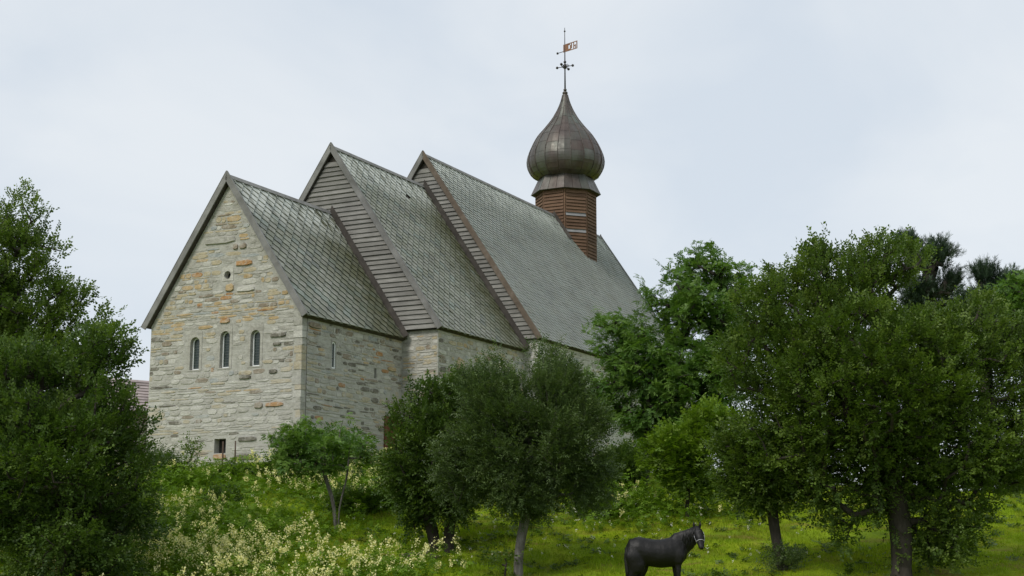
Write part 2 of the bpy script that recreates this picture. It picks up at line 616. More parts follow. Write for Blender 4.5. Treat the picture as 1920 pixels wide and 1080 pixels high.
def lay(F, s0, s1, z0, top, holes, weights_at, seed, hscale=1.0, zmax=99, skip=.04, forced=()):
    r = random.Random(seed)
    z = z0
    while z < zmax:
        big = z > 8.6
        h = r.choice([.07, .085, .10, .12, .15, .18, .22]) * hscale * (1.18 if big else 1)
        s = s0 + r.uniform(0, .06)
        if top((s0 + s1) / 2) < z + h: break
        while s < s1 - .1:
            w = min(r.uniform(.16, .8) * (1.15 if big else 1) * (1 + .5 * (h < .15)), s1 - s)
            if s1 - s - w < .16: w = s1 - s
            cx, cz = s + w / 2, z + h / 2
            g = r.uniform(.012, .035) if z < 8.6 else r.uniform(.008, .018)
            dz = (r.random() - .5) * .05
            ok = w - g > .08 and top(s + .03) > z + h + .02 and top(s + w - .03) > z + h + .02
            if not ok and w > .3:
                # try the part of the stone which fits under the slope
                for a, b_ in ((s + w * .5, s + w), (s, s + w * .5)):
                    if top(a + .03) > z + h + .02 and top(b_ - .03) > z + h + .02:
                        cx, w2 = (a + b_) / 2, (b_ - a); ok = True
                        ws = w2; break
                else: ws = w
            else: ws = w
            for a, b_, c, d in [q[:4] for q in holes] + [q[:4] for q in forced]:
                if cx + ws / 2 - .02 > a and cx - ws / 2 + .02 < b_ and cz + h / 2 - .03 > c and cz - h / 2 + .03 < d: ok = False
            if ok and r.random() > (skip if cz < 8.6 else 0):
                key = pick(r, weights_at(cx, cz))
                stones.append((F, cx, cz + dz, ws - g, h - g * .8, r.uniform(.006, .024), r.randrange(24), key, r.uniform(-.035, .035)))
            s += w
        z += h
    for a, b_, c, d, key in forced:
        stones.append((F, (a + b_) / 2, (c + d) / 2, b_ - a, d - c, .06, 3, key, .0))


def w_front(s, z):
    if z > 8.8: return dict(grey=.36, pale=.14, tan=.27, ochre=.10, brown=.06, blue=.10)
    if z > 6.2: return dict(grey=.24, pale=.18, tan=.30, ochre=.20, rust=.035, brown=.06, dark=.02, blue=.05)
    if z > 3.8: return dict(grey=.33, pale=.30, tan=.22, ochre=.03, rust=.008, brown=.06, dark=.05, blue=.05)
    return dict(grey=.36, pale=.40, tan=.12, ochre=.02, rust=.006, brown=.03, dark=.02, blue=.05)


def w_side(s, z): return dict(grey=.34, pale=.13, tan=.18, ochre=.05, rust=.03, brown=.15, dark=.14, blue=.08)
def w_side2(s, z): return dict(grey=.34, pale=.22, tan=.26, ochre=.08, brown=.06, dark=.02, blue=.05)
def w_side3(s, z): return dict(grey=.34, pale=.5, tan=.08, blue=.08)


FORCED = [(3.45, 4.09, .93, 1.15, 'rust'), (1.80, 3.12, .88, 1.12, 'dark'), (1.98, 2.9, 1.60, 1.78, 'dark'), (2.45, 3.3, 8.62, 8.86, 'rust'),
          (.75, 1.65, 2.9, 3.08, 'rust'), (1.75, 2.15, 2.86, 3.12, 'brown'), (.72, 1.5, 5.62, 5.80, 'dark'), (.95, 1.35, 5.30, 5.42, 'dark'), (3.48, 3.98, 6.34, 6.58, 'rust'),
          (3.2, 3.45, 9.32, 9.56, 'brown'), (2.78, 3.12, 9.32, 9.56, 'brown'), (3.3, 4.9, 9.62, 9.92, 'grey'), (3.35, 3.75, 7.62, 7.95, 'ochre'), (2.3, 3.2, 7.55, 7.8, 'pale'),
          (1.1, 1.5, 4.2, 4.38, 'dark'), (2.35, 2.95, 4.05, 4.22, 'dark')]
lay(FRONT, .34, W1, -.1, lambda s: gable_top(0)(s) - .02, front_holes, w_front, 5, 1.0, 99, .03, FORCED)
lay(SIDE1, .32, U1 - .02, -.1, lambda s: H[0] + .05, side_holes, w_side, 6, 1.0, H[0] - .1, .10,
    [(.38, 1.25, 6.0, 6.25, 'brown'), (6.3, 7.0, 4.92, 5.12, 'ochre')])
lay(FRONT2, 0, CEN - SECT[0][2] - W1 / 2 + 1.78, 1.0, lambda s: H[1] - .2, [], w_side2, 7, 1.0, H[1] - .25, .05)
lay(SIDE2, .02, U2 - U1 - .02, 1.0, lambda s: H[1] + .05, [], w_side2, 8, 1.15, H[1] - .1, .05, [(1.6, 2.3, 5.1, 5.75, 'ochre')])
lay(FRONT3, 0, .72, 2.0, lambda s: H[2] - .2, [], w_side3, 9, 1.3, H[2] - .25, .05)
lay(SIDE3, .02, U3 - U2 - .02, 1.0, lambda s: H[2] + .05, [], w_side3, 10, 1.35, H[2] - .1, .05)

FACE_WALL = {id(FRONT): wall_1, id(SIDE1): wall_1, id(FRONT2): wall_2, id(SIDE2): wall_2, id(FRONT3): wall_3, id(SIDE3): wall_3}


def stone_rank(q):
    F = q[0]
    k = 1.0 if F is FRONT else .62 if F is SIDE1 else .4 if F in (FRONT2, SIDE2) else .0
    if q[2] < .9: k *= .05
    return -q[3] * q[4] * k


order = sorted(range(len(stones)), key=lambda i: stone_rank(stones[i]))
single = set(order[:300])
rest = {id(wall_1): MB(), id(wall_2): MB(), id(wall_3): MB()}
rest_all = MB()
for i, (F, s, z, w, h, dp, pk, key, rot) in enumerate(stones):
    ds, dn = Vector((*F.ds, 0)), Vector((*F.dn, 0))
    up = Vector((0, 0, 1))
    loc = Vector(F.p(s, z, 0))
    a = ds * math.cos(rot) + up * math.sin(rot); c = up * math.cos(rot) - ds * math.sin(rot)
    M = Matrix(((a.x * w, c.x * h, dn.x * dp, loc.x), (a.y * w, c.y * h, dn.y * dp, loc.y), (a.z * w, c.z * h, dn.z * dp, loc.z), (0, 0, 0, 1)))
    v, f = PROTO[pk]
    if i in single:
        if (pk, key) not in PROTO_ME:
            me = bpy.data.meshes.new('stone')
            me.from_pydata(v, [], f); me.materials.append(MS[key])
            PROTO_ME[(pk, key)] = me
        o = bpy.data.objects.new('stone', PROTO_ME[(pk, key)])
        COL.objects.link(o); o.parent = FACE_WALL[id(F)]; o.matrix_local = M
    else:
        rest_all.mesh([M @ Vector(p) for p in v], f, STONE_KEYS.index(key))
tag(rest_all.build('masonry', [MS[k] for k in STONE_KEYS], church), kind='stuff')

# quoins at the chancel corner
rq = random.Random(19); z = -.1; i = 0
while z < 6.15:
    hq = rq.uniform(.16, .34)
    a, b_ = (rq.uniform(.28, .40), rq.uniform(.2, .36)) if i % 2 else (rq.uniform(.16, .28), rq.uniform(.24, .38))
    pu, pv = rq.uniform(.006, .028), rq.uniform(.006, .028)
    j = lambda k=.012: rq.uniform(-k, k)
    qm = MB()
    qm.hexa([(-pu + j(), -pv + j(), z + .012), (b_ + j(), -pv + j(.004), z + .012 + j()), (b_, .05, z + .012), (-pu + j(.004), a + j(), z + .012 + j()),
             (-pu + j(), -pv + j(), z + hq), (b_ + j(), -pv + j(.004), z + hq + j()), (b_, .05, z + hq), (-pu + j(.004), a + j(), z + hq + j())])
    qm.build('quoin', MS[rq.choice(['grey', 'grey', 'tan', 'pale', 'grey', 'tan'])], wall_1)
    z += hq + rq.uniform(.0, .02); i += 1
# lightning cable
cb = MB(); cb.tube([(.27, -.05, 6.4), (.28, -.055, 4.2), (.30, -.05, 2.6), (.31, -.055, 1.0), (.31, -.05, .2)], .009, 5)
cb.build('lightning_cable', M_DARKWOOD, church)
# plank door in the side wall
dr = MB()
for k in range(6): dr.box((6.22 + k * .2, -.05, .62), (6.415 + k * .2, .02 - .005, 2.86))
M_DOOR = wood_mat('brown door', [(.09, .04, .022), (.14, .06, .034), (.18, .085, .05)], (9, 9, .7))
door = dr.build('door', M_DOOR, church)
df = MB(); df.box((6.10, -.09, .6), (6.21, .02, 2.98)); df.box((7.425, -.09, .6), (7.50, .02, 2.98)); df.box((6.212, -.088, 2.87), (7.423, .02, 2.978))
df.build('door_frame', M_DOOR, door)

# ---- roofs
def slate_mat(name, cols):
    m, nt, b = new_mat(name)
    t = NT(nt); v = coords(t, church)
    sep = t.n('ShaderNodeSeparateXYZ'); t.l(v, sep.inputs[0])
    oi = t.n('ShaderNodeObjectInfo')
    c = t.ramp(t.noise(v, 1.1, 6, .65), [(.28, cols[0]), (.5, cols[1]), (.74, cols[2])])
    c = t.mix(.8, c, t.ramp(t.noise(v, 7, 5, .7), [(.25, .65), (.75, 1.3)]), 'MULTIPLY')
    li = t.ramp(t.noise(v, 2.6, 6, .72, .6), [(.57, 0.0), (.68, 1.0)])
    c = t.mix(t.math('MULTIPLY', li, .38), c, (.42, .45, .41))
    nv = t.math('MULTIPLY', t.math('GREATER_THAN', sep.outputs['X'], U2 - .3), t.ramp(t.noise(v, .7, 5, .6), [(.3, .25), (.7, .6)]))
    c = t.mix(nv, c, (.36, .385, .37))
    # moss grows where the lower roofs run in under the next gable
    m1 = t.math('MULTIPLY', t.rng(sep.outputs['X'], 2.6, 6.6), t.math('LESS_THAN', sep.outputs['X'], U1))
    m2 = t.math('MULTIPLY', t.rng(sep.outputs['X'], 11.2, 15.0), t.math('LESS_THAN', sep.outputs['X'], U2))
    m2 = t.math('MULTIPLY', m2, t.math('GREATER_THAN', sep.outputs['X'], U1))
    mo = t.math('ADD', m1, m2)
    mo = t.math('MULTIPLY', mo, t.ramp(t.noise(v, 1.3, 6, .75), [(.30, 0.15), (.55, 1.0)]))
    c = t.mix(t.math('MULTIPLY', mo, .85), c, (.070, .072, .026))
    ms = t.ramp(t.noise(v, 1.9, 6, .75), [(.60, 0.0), (.72, 1.0)])
    c = t.mix(t.math('MULTIPLY', ms, .55), c, (.10, .105, .045))
    # pale lime and lichen runs below the ridges
    rid = None
    for (u0, u1, r_) in ((-1, U1, RT[0]), (U1 - .4, U2, RT[1]), (U2 - .4, U3 + 1, RT[2])):
        k = t.rng(sep.outputs['Z'], r_ - 2.2, r_ - .5)
        k = t.math('MULTIPLY', k, t.math('GREATER_THAN', sep.outputs['X'], u0))
        k = t.math('MULTIPLY', k, t.math('LESS_THAN', sep.outputs['X'], u1))
        rid = k if rid is None else t.math('MAXIMUM', rid, k)
    st = t.ramp(t.noise(coords(t, church, (2.6, .5, .5)), 1.3, 5, .7, .6), [(.40, 0.0), (.54, 1.0)])
    c = t.mix(t.math('MULTIPLY', t.math('MULTIPLY', rid, st), .9), c, (.55, .57, .53))
    t.l(c, b.inputs['Base Color']); b.inputs['Roughness'].default_value = .62
    b.inputs['Specular IOR Level'].default_value = .4
    t.bump(b, t.noise(v, 12, 5, .7), .4, .02)
    return m


SLATE = [slate_mat('slate grey green', [(.13, .143, .108), (.205, .217, .172), (.28, .292, .24)]),
         slate_mat('slate grey', [(.145, .15, .122), (.22, .226, .188), (.30, .308, .262)]),
         slate_mat('slate olive', [(.135, .14, .10), (.20, .205, .16), (.27, .275, .225)]),
         slate_mat('slate dark', [(.11, .12, .105), (.165, .18, .158), (.23, .245, .215)]),
         slate_mat('slate blue green', [(.125, .15, .125), (.195, .222, .19), (.27, .30, .262)])]


def clip_poly(poly, axis_, lim, keep_less):
    out = []
    for i in range(len(poly)):
        p, q = poly[i], poly[(i + 1) % len(poly)]
        ip = (p[axis_] <= lim) == keep_less or p[axis_] == lim
        iq = (q[axis_] <= lim) == keep_less or q[axis_] == lim
        if ip: out.append(p)
        if ip != iq:
            k = (lim - p[axis_]) / (q[axis_] - p[axis_])
            out.append((p[0] + (q[0] - p[0]) * k, p[1] + (q[1] - p[1]) * k))
    return out


slate_rest = MB()
slate_protos = {}
roof_parts = []
DIAG = (.57, .49, .42)
for k, (u0, u1, vE, w, h, r_, ov) in enumerate(SECT):
    S = (w / 2 + EV) / math.cos(TH)
    L0, L1 = u0 - ov, u1 + (.25 if k == 2 else .0)
    ct, st = math.cos(TH), math.sin(TH)
    vR, vL = vE - EV, vE + w + EV
    def PR(a, b_, d, L0=L0, vR=vR, h=h): return (L0 + a, vR + b_ * ct - d * st, h + b_ * st + d * ct)
    def PL(a, b_, d, L0=L0, vL=vL, h=h): return (L0 + a, vL - b_ * ct + d * st, h + b_ * st + d * ct)
    L = L1 - L0
    rb = MB()
    for P in (PR, PL):
        rb.hexa([P(0, 0, -.14), P(L, 0, -.14), P(L, S, -.14), P(0, S, -.14), P(0, 0, -.02), P(L, 0, -.02), P(L, S, -.02), P(0, S, -.02)], 0)
    roof = rb.build('roof', M_DARKWOOD, church)
    roof_parts.append(roof)
    # the far slope is one plain slate skin
    sk = MB()
    sk.hexa([PL(0, -.05, -.015), PL(L, -.05, -.015), PL(L, S, -.015), PL(0, S, -.015), PL(0, -.05, .045), PL(L, -.05, .045), PL(L, S, .045), PL(0, S, .045)])
    sk.build('slate_skin', SLATE[0], roof)
    dg = DIAG[k]; hd = dg / 2; lift = (.062 if k < 2 else .088) * dg / .5; th = .022
    rows = int(S / hd) + 2; cols = int(L / dg) + 2
    cnt = 0
    for j in range(-1, rows):
        for i in range(-1, cols):
            ca = i * dg + (hd if j % 2 else 0); cb_ = j * hd
            poly = [(0, -hd), (hd, 0), (hd * .6, hd * .7), (0, hd * 1.1), (-hd * .6, hd * .7), (-hd, 0)]
            full = ca - hd >= 0 and ca + hd <= L and cb_ - hd >= -.06 and cb_ + 1.1 * hd <= S
            if not full:
                q = [(x + ca, y + cb_) for x, y in poly]
                for ax, lim, less in ((0, 0, False), (0, L, True), (1, -.06, False), (1, S, True)):
                    if q: q = clip_poly(q, ax, lim, less)
                if len(q) < 3: continue
                poly = [(x - ca, y - cb_) for x, y in q]
                ar = abs(sum(poly[m][0] * poly[(m + 1) % len(poly)][1] - poly[(m + 1) % len(poly)][0] * poly[m][1] for m in range(len(poly)))) / 2
                if ar < .004: continue
            if k == 1 and abs(ca - 5.59) < hd and abs(cb_ - 8.73) < hd / 2: continue      # one slate has fallen out
            jx, jy, jr = random.uniform(-.006, .006), random.uniform(-.008, .008), random.uniform(-.014, .014)
            lz = random.uniform(-.004, .007)
            mi = random.choices(range(5), (6, 6, .9, 1.0, 1.4))[0]
            n = len(poly)
            zt = lambda y: lift * (.5 - y / dg)
            verts = [(x, y, zt(y)) for x, y in poly] + [(x * .985, y * .985, zt(y) - th) for x, y in poly]
            faces = [tuple(range(n)), tuple(range(2 * n - 1, n - 1, -1))] + [(m, (m + 1) % n + 0, (m + 1) % n + n, m + n)[::-1] for m in range(n)]
            if random.random() < .02: jr *= 3.5; jy -= random.uniform(.01, .05)
            base = Vector(PR(ca + jx, cb_ + jy, lz))
            X = Vector((1, 0, 0)); Y = Vector((0, ct, st)); N = Vector((0, -st, ct))
            X2 = X * math.cos(jr) + Y * math.sin(jr); Y2 = Y * math.cos(jr) - X * math.sin(jr)
            M = Matrix(((X2.x, Y2.x, N.x, base.x), (X2.y, Y2.y, N.y, base.y), (X2.z, Y2.z, N.z, base.z), (0, 0, 0, 1)))
            if k == 0 and full and cnt < 300:
                cnt += 1
                if mi not in slate_protos:
                    me = bpy.data.meshes.new('slate'); me.from_pydata(verts, [], faces); me.materials.append(SLATE[mi]); slate_protos[mi] = me
                o = bpy.data.objects.new('slate', slate_protos[mi]); COL.objects.link(o); o.parent = roof; o.matrix_local = M
            else:
                slate_rest.mesh([M @ Vector(p) for p in verts], faces, mi)
    # ridge boards
    rg = MB()
    zr = h + S * st
    for sgn in (1, -1):
        P = PR if sgn > 0 else PL
        rg.hexa([P(.02, S - .17, .055), P(L - .02, S - .17, .055), P(L - .02, S + .02, .055), P(.02, S + .02, .055),
                 P(.02, S - .17, .085), P(L - .02, S - .17, .085), P(L - .02, S + .05, .085), P(.02, S + .05, .085)])
    rg.build('ridge_board', M_BARGE, roof)
    # eave board
    eb = MB(); eb.hexa([PR(.05, -.02, -.20), PR(L, -.02, -.20), PR(L, .03, -.20), PR(.05, .03, -.20), PR(.05, -.02, .0), PR(L, -.02, .0), PR(L, .03, .0), PR(.05, .03, .0)])
    eb.build('eave_board', M_DARKWOOD, roof)
    # barge boards on the front verge, and on the far end
    for P, nm in ((PR, 'barge_board'), (PL, 'barge_board')):
        bb = MB()
        tp = .11
        bb.hexa([P(-.055, -.08, -.12), P(-.004, -.08, -.12), P(-.004, S - .08, -.12), P(-.055, S - .08, -.12),
                 P(-.055, -.10, tp), P(-.004, -.10, tp), P(-.004, S + tp * math.tan(TH) - .0, tp), P(-.055, S + tp * math.tan(TH), tp)])
        bb.build(nm, M_BARGE_BROWN if k == 2 and P is PR else M_BARGE, roof)
        cp = MB()
        cp.hexa([P(-.065, -.10, tp + .003), P(.03, -.10, tp + .003), P(.03, S + .15, tp + .003), P(-.065, S + .15, tp + .003),
                 P(-.065, -.10, tp + .025), P(.03, -.10, tp + .025), P(.03, S + .18, tp + .025), P(-.065, S + .18, tp + .025)])
        cp.build('verge_cap', M_BARGE_BROWN if k == 2 and P is PR else M_BARGE, roof)
        if k == 2:
            ee = MB()
            ee.hexa([P(L + .004, -.10, -.22), P(L + .055, -.10, -.22), P(L + .055, S - .1, -.22), P(L + .004, S - .1, -.22),
                     P(L + .004, -.10, tp), P(L + .055, -.10, tp), P(L + .055, S + .2, tp), P(L + .004, S + .2, tp)])
            ee.build(nm, M_BARGE, roof)
tag(slate_rest.build('slating', SLATE, church), kind='stuff')

# flashing boards where each lower roof meets the next gable
for k in (0, 1):
    u0, u1, vE, w, h, r_, ov = SECT[k]
    S = (w / 2 + EV) / math.cos(TH); ct, st = math.cos(TH), math.sin(TH)
    fl = MB()
    P = lambda a, b_, d: (u1 + a, vE - EV + b_ * ct - d * st, h + b_ * st + d * ct)
    fl.hexa([P(-.34, -.05, .03), P(-.20, -.05, .03), P(-.20, S - .1, .03), P(-.34, S - .1, .03), P(-.34, -.05, .11), P(-.20, -.05, .26), P(-.20, S + .28, .26), P(-.34, S + .02, .11)])
    fl.build('flashing_board', M_DARKWOOD, church)

# ---- boarded gables
for k in (1, 2):
    u0, u1, vE, w, h, r_, ov = SECT[k]
    cl = MB()
    f = u0 - .10
    zb = h - .04
    hw = lambda z: (r_ - .16 / math.cos(TH) * 1.0 - z) / tan
    a0 = hw(zb)
    cl.face([(f + .02, CEN - a0, zb), (f + .02, CEN + a0, zb), (f + .02, CEN, r_ - .3)])
    cl.hexa([(f + .015, CEN - a0 - .12, zb - .06), (u0 + .01, CEN - a0 - .12, zb - .06), (u0 + .01, CEN + a0 + .12, zb - .06), (f + .015, CEN + a0 + .12, zb - .06),
             (f + .015, CEN - a0 - .1, zb - .02), (u0 + .01, CEN - a0 - .1, zb - .02), (u0 + .01, CEN + a0 + .1, zb - .02), (f + .015, CEN + a0 + .1, zb - .02)])
    clad = cl.build('gable_cladding', M_DARKWOOD, church)
    bh = .215
    n = int((r_ - .5 - zb) / bh)
    for i in range(n):
        z0 = zb + i * bh; z1 = z0 + bh + .018
        a, b_ = hw(z0), max(hw(z1), .02)
        o1, o2 = random.uniform(.085, .105), .03
        sag = random.uniform(-.012, .012)
        bm_ = MB()
        bm_.hexa([(f - o1, CEN - a, z0 + sag), (f - o1 + .035, CEN - a, z0 + sag), (f - o1 + .035, CEN + a, z0 - sag), (f - o1, CEN + a, z0 - sag),
                  (f - o2, CEN - b_, z1 + sag), (f - o2 + .022, CEN - b_, z1 + sag), (f - o2 + .022, CEN + b_, z1 - sag), (f - o2, CEN + b_, z1 - sag)])
        bm_.build('board', M_BOARD, clad)

# ---- tower
TU = 32.7
RF = 1.70
RV = RF / math.cos(math.pi / 8)
tw = MB()
ang8 = [math.pi / 8 + k * math.pi / 4 for k in range(8)]
tw.mesh([(TU + (RV - .05) * math.cos(a), CEN + (RV - .05) * math.sin(a), z) for z in (12.5, 18.95) for a in ang8],
        [(k, (k + 1) % 8, (k + 1) % 8 + 8, k + 8) for k in range(8)])
tower = tw.build('tower', M_DARKWOOD, church)
for k in range(8):
    a = k * math.pi / 4                                 # face normal direction
    nrm = Vector((math.cos(a), math.sin(a), 0)); tng = Vector((-math.sin(a), math.cos(a), 0))
    if nrm.dot(Vector((-.85, -.5, 0))) < -.1: 
        continue
    half = RF * math.tan(math.pi / 8) - .07
    cc = Vector((TU, CEN, 0)) + nrm * RF
    low = RT[2] - max(abs((cc + tng * s - Vector((TU, CEN, 0))).y) for s in (-half, half)) * tan - .3
    z = 18.86
    i = 0
    while z > max(low, 12.6):
        z0, z1 = z - .2, z + .02
        q = []
        for zz, o1, t1 in ((z0 + .015, .065, .0), (z1, .0, -.02)):
            q += [cc + nrm * (o1) - tng * half, cc + nrm * (o1 - .025) - tng * half, cc + nrm * (o1 - .025) + tng * half, cc + nrm * o1 + tng * half]
            for m in range(4): q[-4 + m] = Vector((q[-4 + m].x, q[-4 + m].y, zz))
        bm_ = MB(); bm_.hexa(q)
        grey = k == 5 and i in (8, 13)
        o = bm_.build('board', M_TOWERGREY if grey else M_TOWER, tower)
        if grey: o['label'] = 'bare grey replacement board'
        z -= .2; i += 1
for k, a in enumerate(ang8):
    nrm = Vector((math.cos(a), math.sin(a), 0)); tng = Vector((-math.sin(a), math.cos(a), 0))
    if nrm.dot(Vector((-.85, -.5, 0))) < -.25: continue
    c0 = Vector((TU, CEN, 0)) + nrm * (RV - .03)
    q = [c0 - tng * .08 - nrm * .03, c0 + nrm * .05 - tng * .035, c0 + nrm * .05 + tng * .035, c0 + tng * .08 - nrm * .03]
    zlo = max(12.6, RT[2] - abs(c0.y - CEN) * tan - .3)
    bm_ = MB(); bm_.hexa([(p.x, p.y, zlo) for p in q] + [(p.x, p.y, 18.9) for p in q])
    bm_.build('corner_board', M_TOWER, tower)
# flashing where the ridge meets the tower
fl = MB()
P = lambda a, b_, d, S=(W3 / 2 + EV) / math.cos(TH): (TU - RF + a, SECT[2][2] - EV + b_ * math.cos(TH) - d * math.sin(TH), H[2] + b_ * math.sin(TH) + d * math.cos(TH))
S3 = (W3 / 2 + EV) / math.cos(TH)
fl.hexa([P(-.2, S3 - 1.9, .03), P(-.05, S3 - 1.9, .03), P(-.05, S3 - .02, .03), P(-.2, S3 - .02, .03), P(-.2, S3 - 1.9, .1), P(-.05, S3 - 1.9, .2), P(-.05, S3 + .25, .2), P(-.2, S3 + .1, .1)])
fl.build('flashing_board', M_DARKWOOD, church)

# ---- copper dome
def copper_mat(name, cols, green):
    m, nt, b = new_mat(name)
    t = NT(nt); v = coords(t, church)
    oi = t.n('ShaderNodeObjectInfo')
    c = t.ramp(t.noise(coords(t, church, (1.6, 1.6, .5)), 1.6, 6, .65), [(.3, cols[0]), (.52, cols[1]), (.74, cols[2])])
    c = t.mix(.8, c, t.ramp(oi.outputs['Random'], [(0, .93), (1, 1.07)]), 'MULTIPLY')
    pt = t.ramp(t.noise(coords(t, church, (1, 1, .4)), .9, 4, .55, .4), [(.4, 0.0), (.7, 1.0)])
    c = t.mix(t.math('MULTIPLY', pt, green), c, (.115, .145, .125))
    t.l(c, b.inputs['Base Color'])
    b.inputs['Metallic'].default_value = .35
    t.l(t.ramp(t.noise(v, 4, 5), [(.3, .40), (.7, .58)]), b.inputs['Roughness'])
    t.bump(b, t.noise(v, 2.2, 4, .6), .25, .05)
    return m


COPPER = [copper_mat('brown copper', [(.052, .040, .035), (.074, .059, .053), (.10, .085, .077)], .4),
          copper_mat('olive copper', [(.056, .049, .040), (.080, .071, .060), (.11, .10, .085)], .45),
          copper_mat('dark copper', [(.055, .039, .034), (.080, .058, .050), (.11, .085, .075)], .35),
          copper_mat('greened copper', [(.068, .063, .053), (.10, .098, .084), (.14, .145, .125)], .6)]
PROF = [(19.70, 1.66), (19.88, 1.99), (20.15, 2.19), (20.58, 2.34), (20.87, 2.355), (21.16, 2.30), (21.73, 2.08), (22.31, 1.76), (22.88, 1.29),
        (23.60, .76), (24.05, .52), (24.62, .28), (25.2, .13)]
pz = np.array([p[0] for p in PROF]); pr = np.array([p[1] for p in PROF])


def prof(z):
    # monotone-ish cubic through the points
    i = int(np.clip(np.searchsorted(pz, z) - 1, 0, len(pz) - 2))
    d = np.gradient(pr, pz)
    hh = pz[i + 1] - pz[i]; s = (z - pz[i]) / hh
    return float((1 + 2 * s) * (1 - s) ** 2 * pr[i] + s * (1 - s) ** 2 * hh * d[i] + s * s * (3 - 2 * s) * pr[i + 1] + s * s * (s - 1) * hh * d[i + 1])


core = MB()
N = 32
zs = np.linspace(19.7, 25.2, 40)
core.mesh([(TU + (prof(z) - .02) * math.cos(2 * math.pi * k / N), CEN + (prof(z) - .02) * math.sin(2 * math.pi * k / N), z) for z in zs for k in range(N)],
          [(j * N + k, j * N + (k + 1) % N, (j + 1) * N + (k + 1) % N, (j + 1) * N + k) for j in range(39) for k in range(N)], 0, True)
dome = core.build('onion_dome', COPPER[2], church)
NSEG = 18
A0 = math.pi / 2 + .05
rowz = [19.74, 20.30, 20.95, 21.62, 22.25, 22.85, 23.45, 24.2, 25.1]
view = Vector((-.85, -.52, 0)).normalized()
for k in range(NSEG):
    a0 = A0 + 2 * math.pi * k / NSEG; a1 = a0 + 2 * math.pi / NSEG
    am = (a0 + a1) / 2
    if Vector((math.cos(am), math.sin(am), 0)).dot(view) < -.35: continue
    stag = .14 * (k % 2) + random.uniform(-.06, .06)
    rz = [rowz[0]] + [z + stag for z in rowz[1:-1]] + [rowz[-1]]
    for z0, z1 in zip(rz[:-1], rz[1:]):
        pm = MB(); ns = 4
        lf = random.uniform(.0, .014)
        for q in range(ns):
            za, zb_ = z0 + (z1 - z0 - .012) * q / ns, z0 + (z1 - z0 - .012) * (q + 1) / ns
            for s0, s1 in ((0, .5), (.5, 1)):
                g = .004
                ps = []
                for z, s in ((za, s0), (za, s1), (zb_, s1), (zb_, s0)):
                    bul = 1 + .0 * s
                    rr = prof(z) + .012 + lf * (1 - (z - z0) / (z1 - z0))
                    # nearly flat across the sheet, as beaten copper is
                    rr *= math.cos(math.pi / NSEG) ** .5 if s in (0, 1) else 1.0
                    aa = a0 + g + (a1 - a0 - 2 * g) * s
                    ps.append((TU + rr * math.cos(aa), CEN + rr * math.sin(aa), z))
                pm.face(ps, 0, True)
        pm.build('copper_panel', random.choices(COPPER, (4, 3, 3, 2))[0], dome)
for k in range(NSEG):
    a = A0 + 2 * math.pi * k / NSEG
    if Vector((math.cos(a), math.sin(a), 0)).dot(view) < -.35: continue
    sm_ = MB(); zz = np.linspace(19.75, 25.1, 26)
    sm_.tube([(TU + (prof(z) + .018) * math.cos(a), CEN + (prof(z) + .018) * math.sin(a), z) for z in zz], [.026 if z < 24 else .014 for z in zz], 5)
    sm_.build('standing_seam', COPPER[2], dome)
# skirt roof below the bulb
sk = MB()
sk.mesh([(TU + r_ * math.cos(a), CEN + r_ * math.sin(a), z) for z, r_ in ((18.72, 2.10), (18.72, 1.80), (19.84, 1.58)) for a in ang8],
        [(k, (k + 1) % 8, (k + 1) % 8 + 8, k + 8) for k in range(8)] + [(k, (k + 1) % 8, (k + 1) % 8 + 16, k + 16) for k in range(8)])
skirt = sk.build('skirt_roof', M_DARKWOOD, church)
for k in range(8):
    a, b_ = ang8[k], ang8[(k + 1) % 8]
    if math.cos(k * math.pi / 4 + math.pi / 4) * view.x + math.sin(k * math.pi / 4 + math.pi / 4) * view.y < -.3: continue
    lo0, lo1 = Vector((math.cos(a), math.sin(a))), Vector((math.cos(b_), math.sin(b_)))
    for m in range(3):
        s0, s1 = m / 3 + .008, (m + 1) / 3 - .008
        pm = MB()
        q = []
        for dd in (.012, .03):
            for z, r_, s in ((18.70, 2.12, s0), (18.70, 2.12, s1), (19.84, 1.58, s1), (19.84, 1.58, s0)):
                p = (lo0 * (1 - s) + lo1 * s) * (r_ + dd)
                q.append((TU + p.x, CEN + p.y, z + dd))
        pm.hexa(q)
        pm.build('copper_panel', random.choices(COPPER, (4, 3, 3, 2))[0], skirt)

# ---- weather vane
m_iron, nt, b = new_mat('black iron')
t = NT(nt); v = coords(t, church)
t.l(t.ramp(t.noise(v, 8, 4), [(.3, (.025, .025, .027)), (.7, (.06, .055, .055))]), b.inputs['Base Color'])
b.inputs['Roughness'].default_value = .5; b.inputs['Metallic'].default_value = .4
m_rust, nt, b = new_mat('rusty copper flag')
t = NT(nt); v = coords(t, church)
t.l(t.ramp(t.noise(v, 5, 5), [(.3, (.13, .055, .03)), (.5, (.24, .11, .055)), (.7, (.16, .10, .07))]), b.inputs['Base Color'])
b.inputs['Roughness'].default_value = .6
vm = MB()
vm.tube([(TU, CEN, 25.0), (TU, CEN, 26.5), (TU, CEN, 28.0), (TU, CEN, 29.45)], [.06, .045, .034, .018], 8)
vane = vm.build('weather_vane', m_iron, church)
kn = MB(); kn.ball((TU, CEN, 25.22), (.17, .17, .12), 12, 8); kn.ball((TU, CEN, 25.42), (.11, .11, .09), 12, 8)
kn.build('knob', COPPER[0], vane)
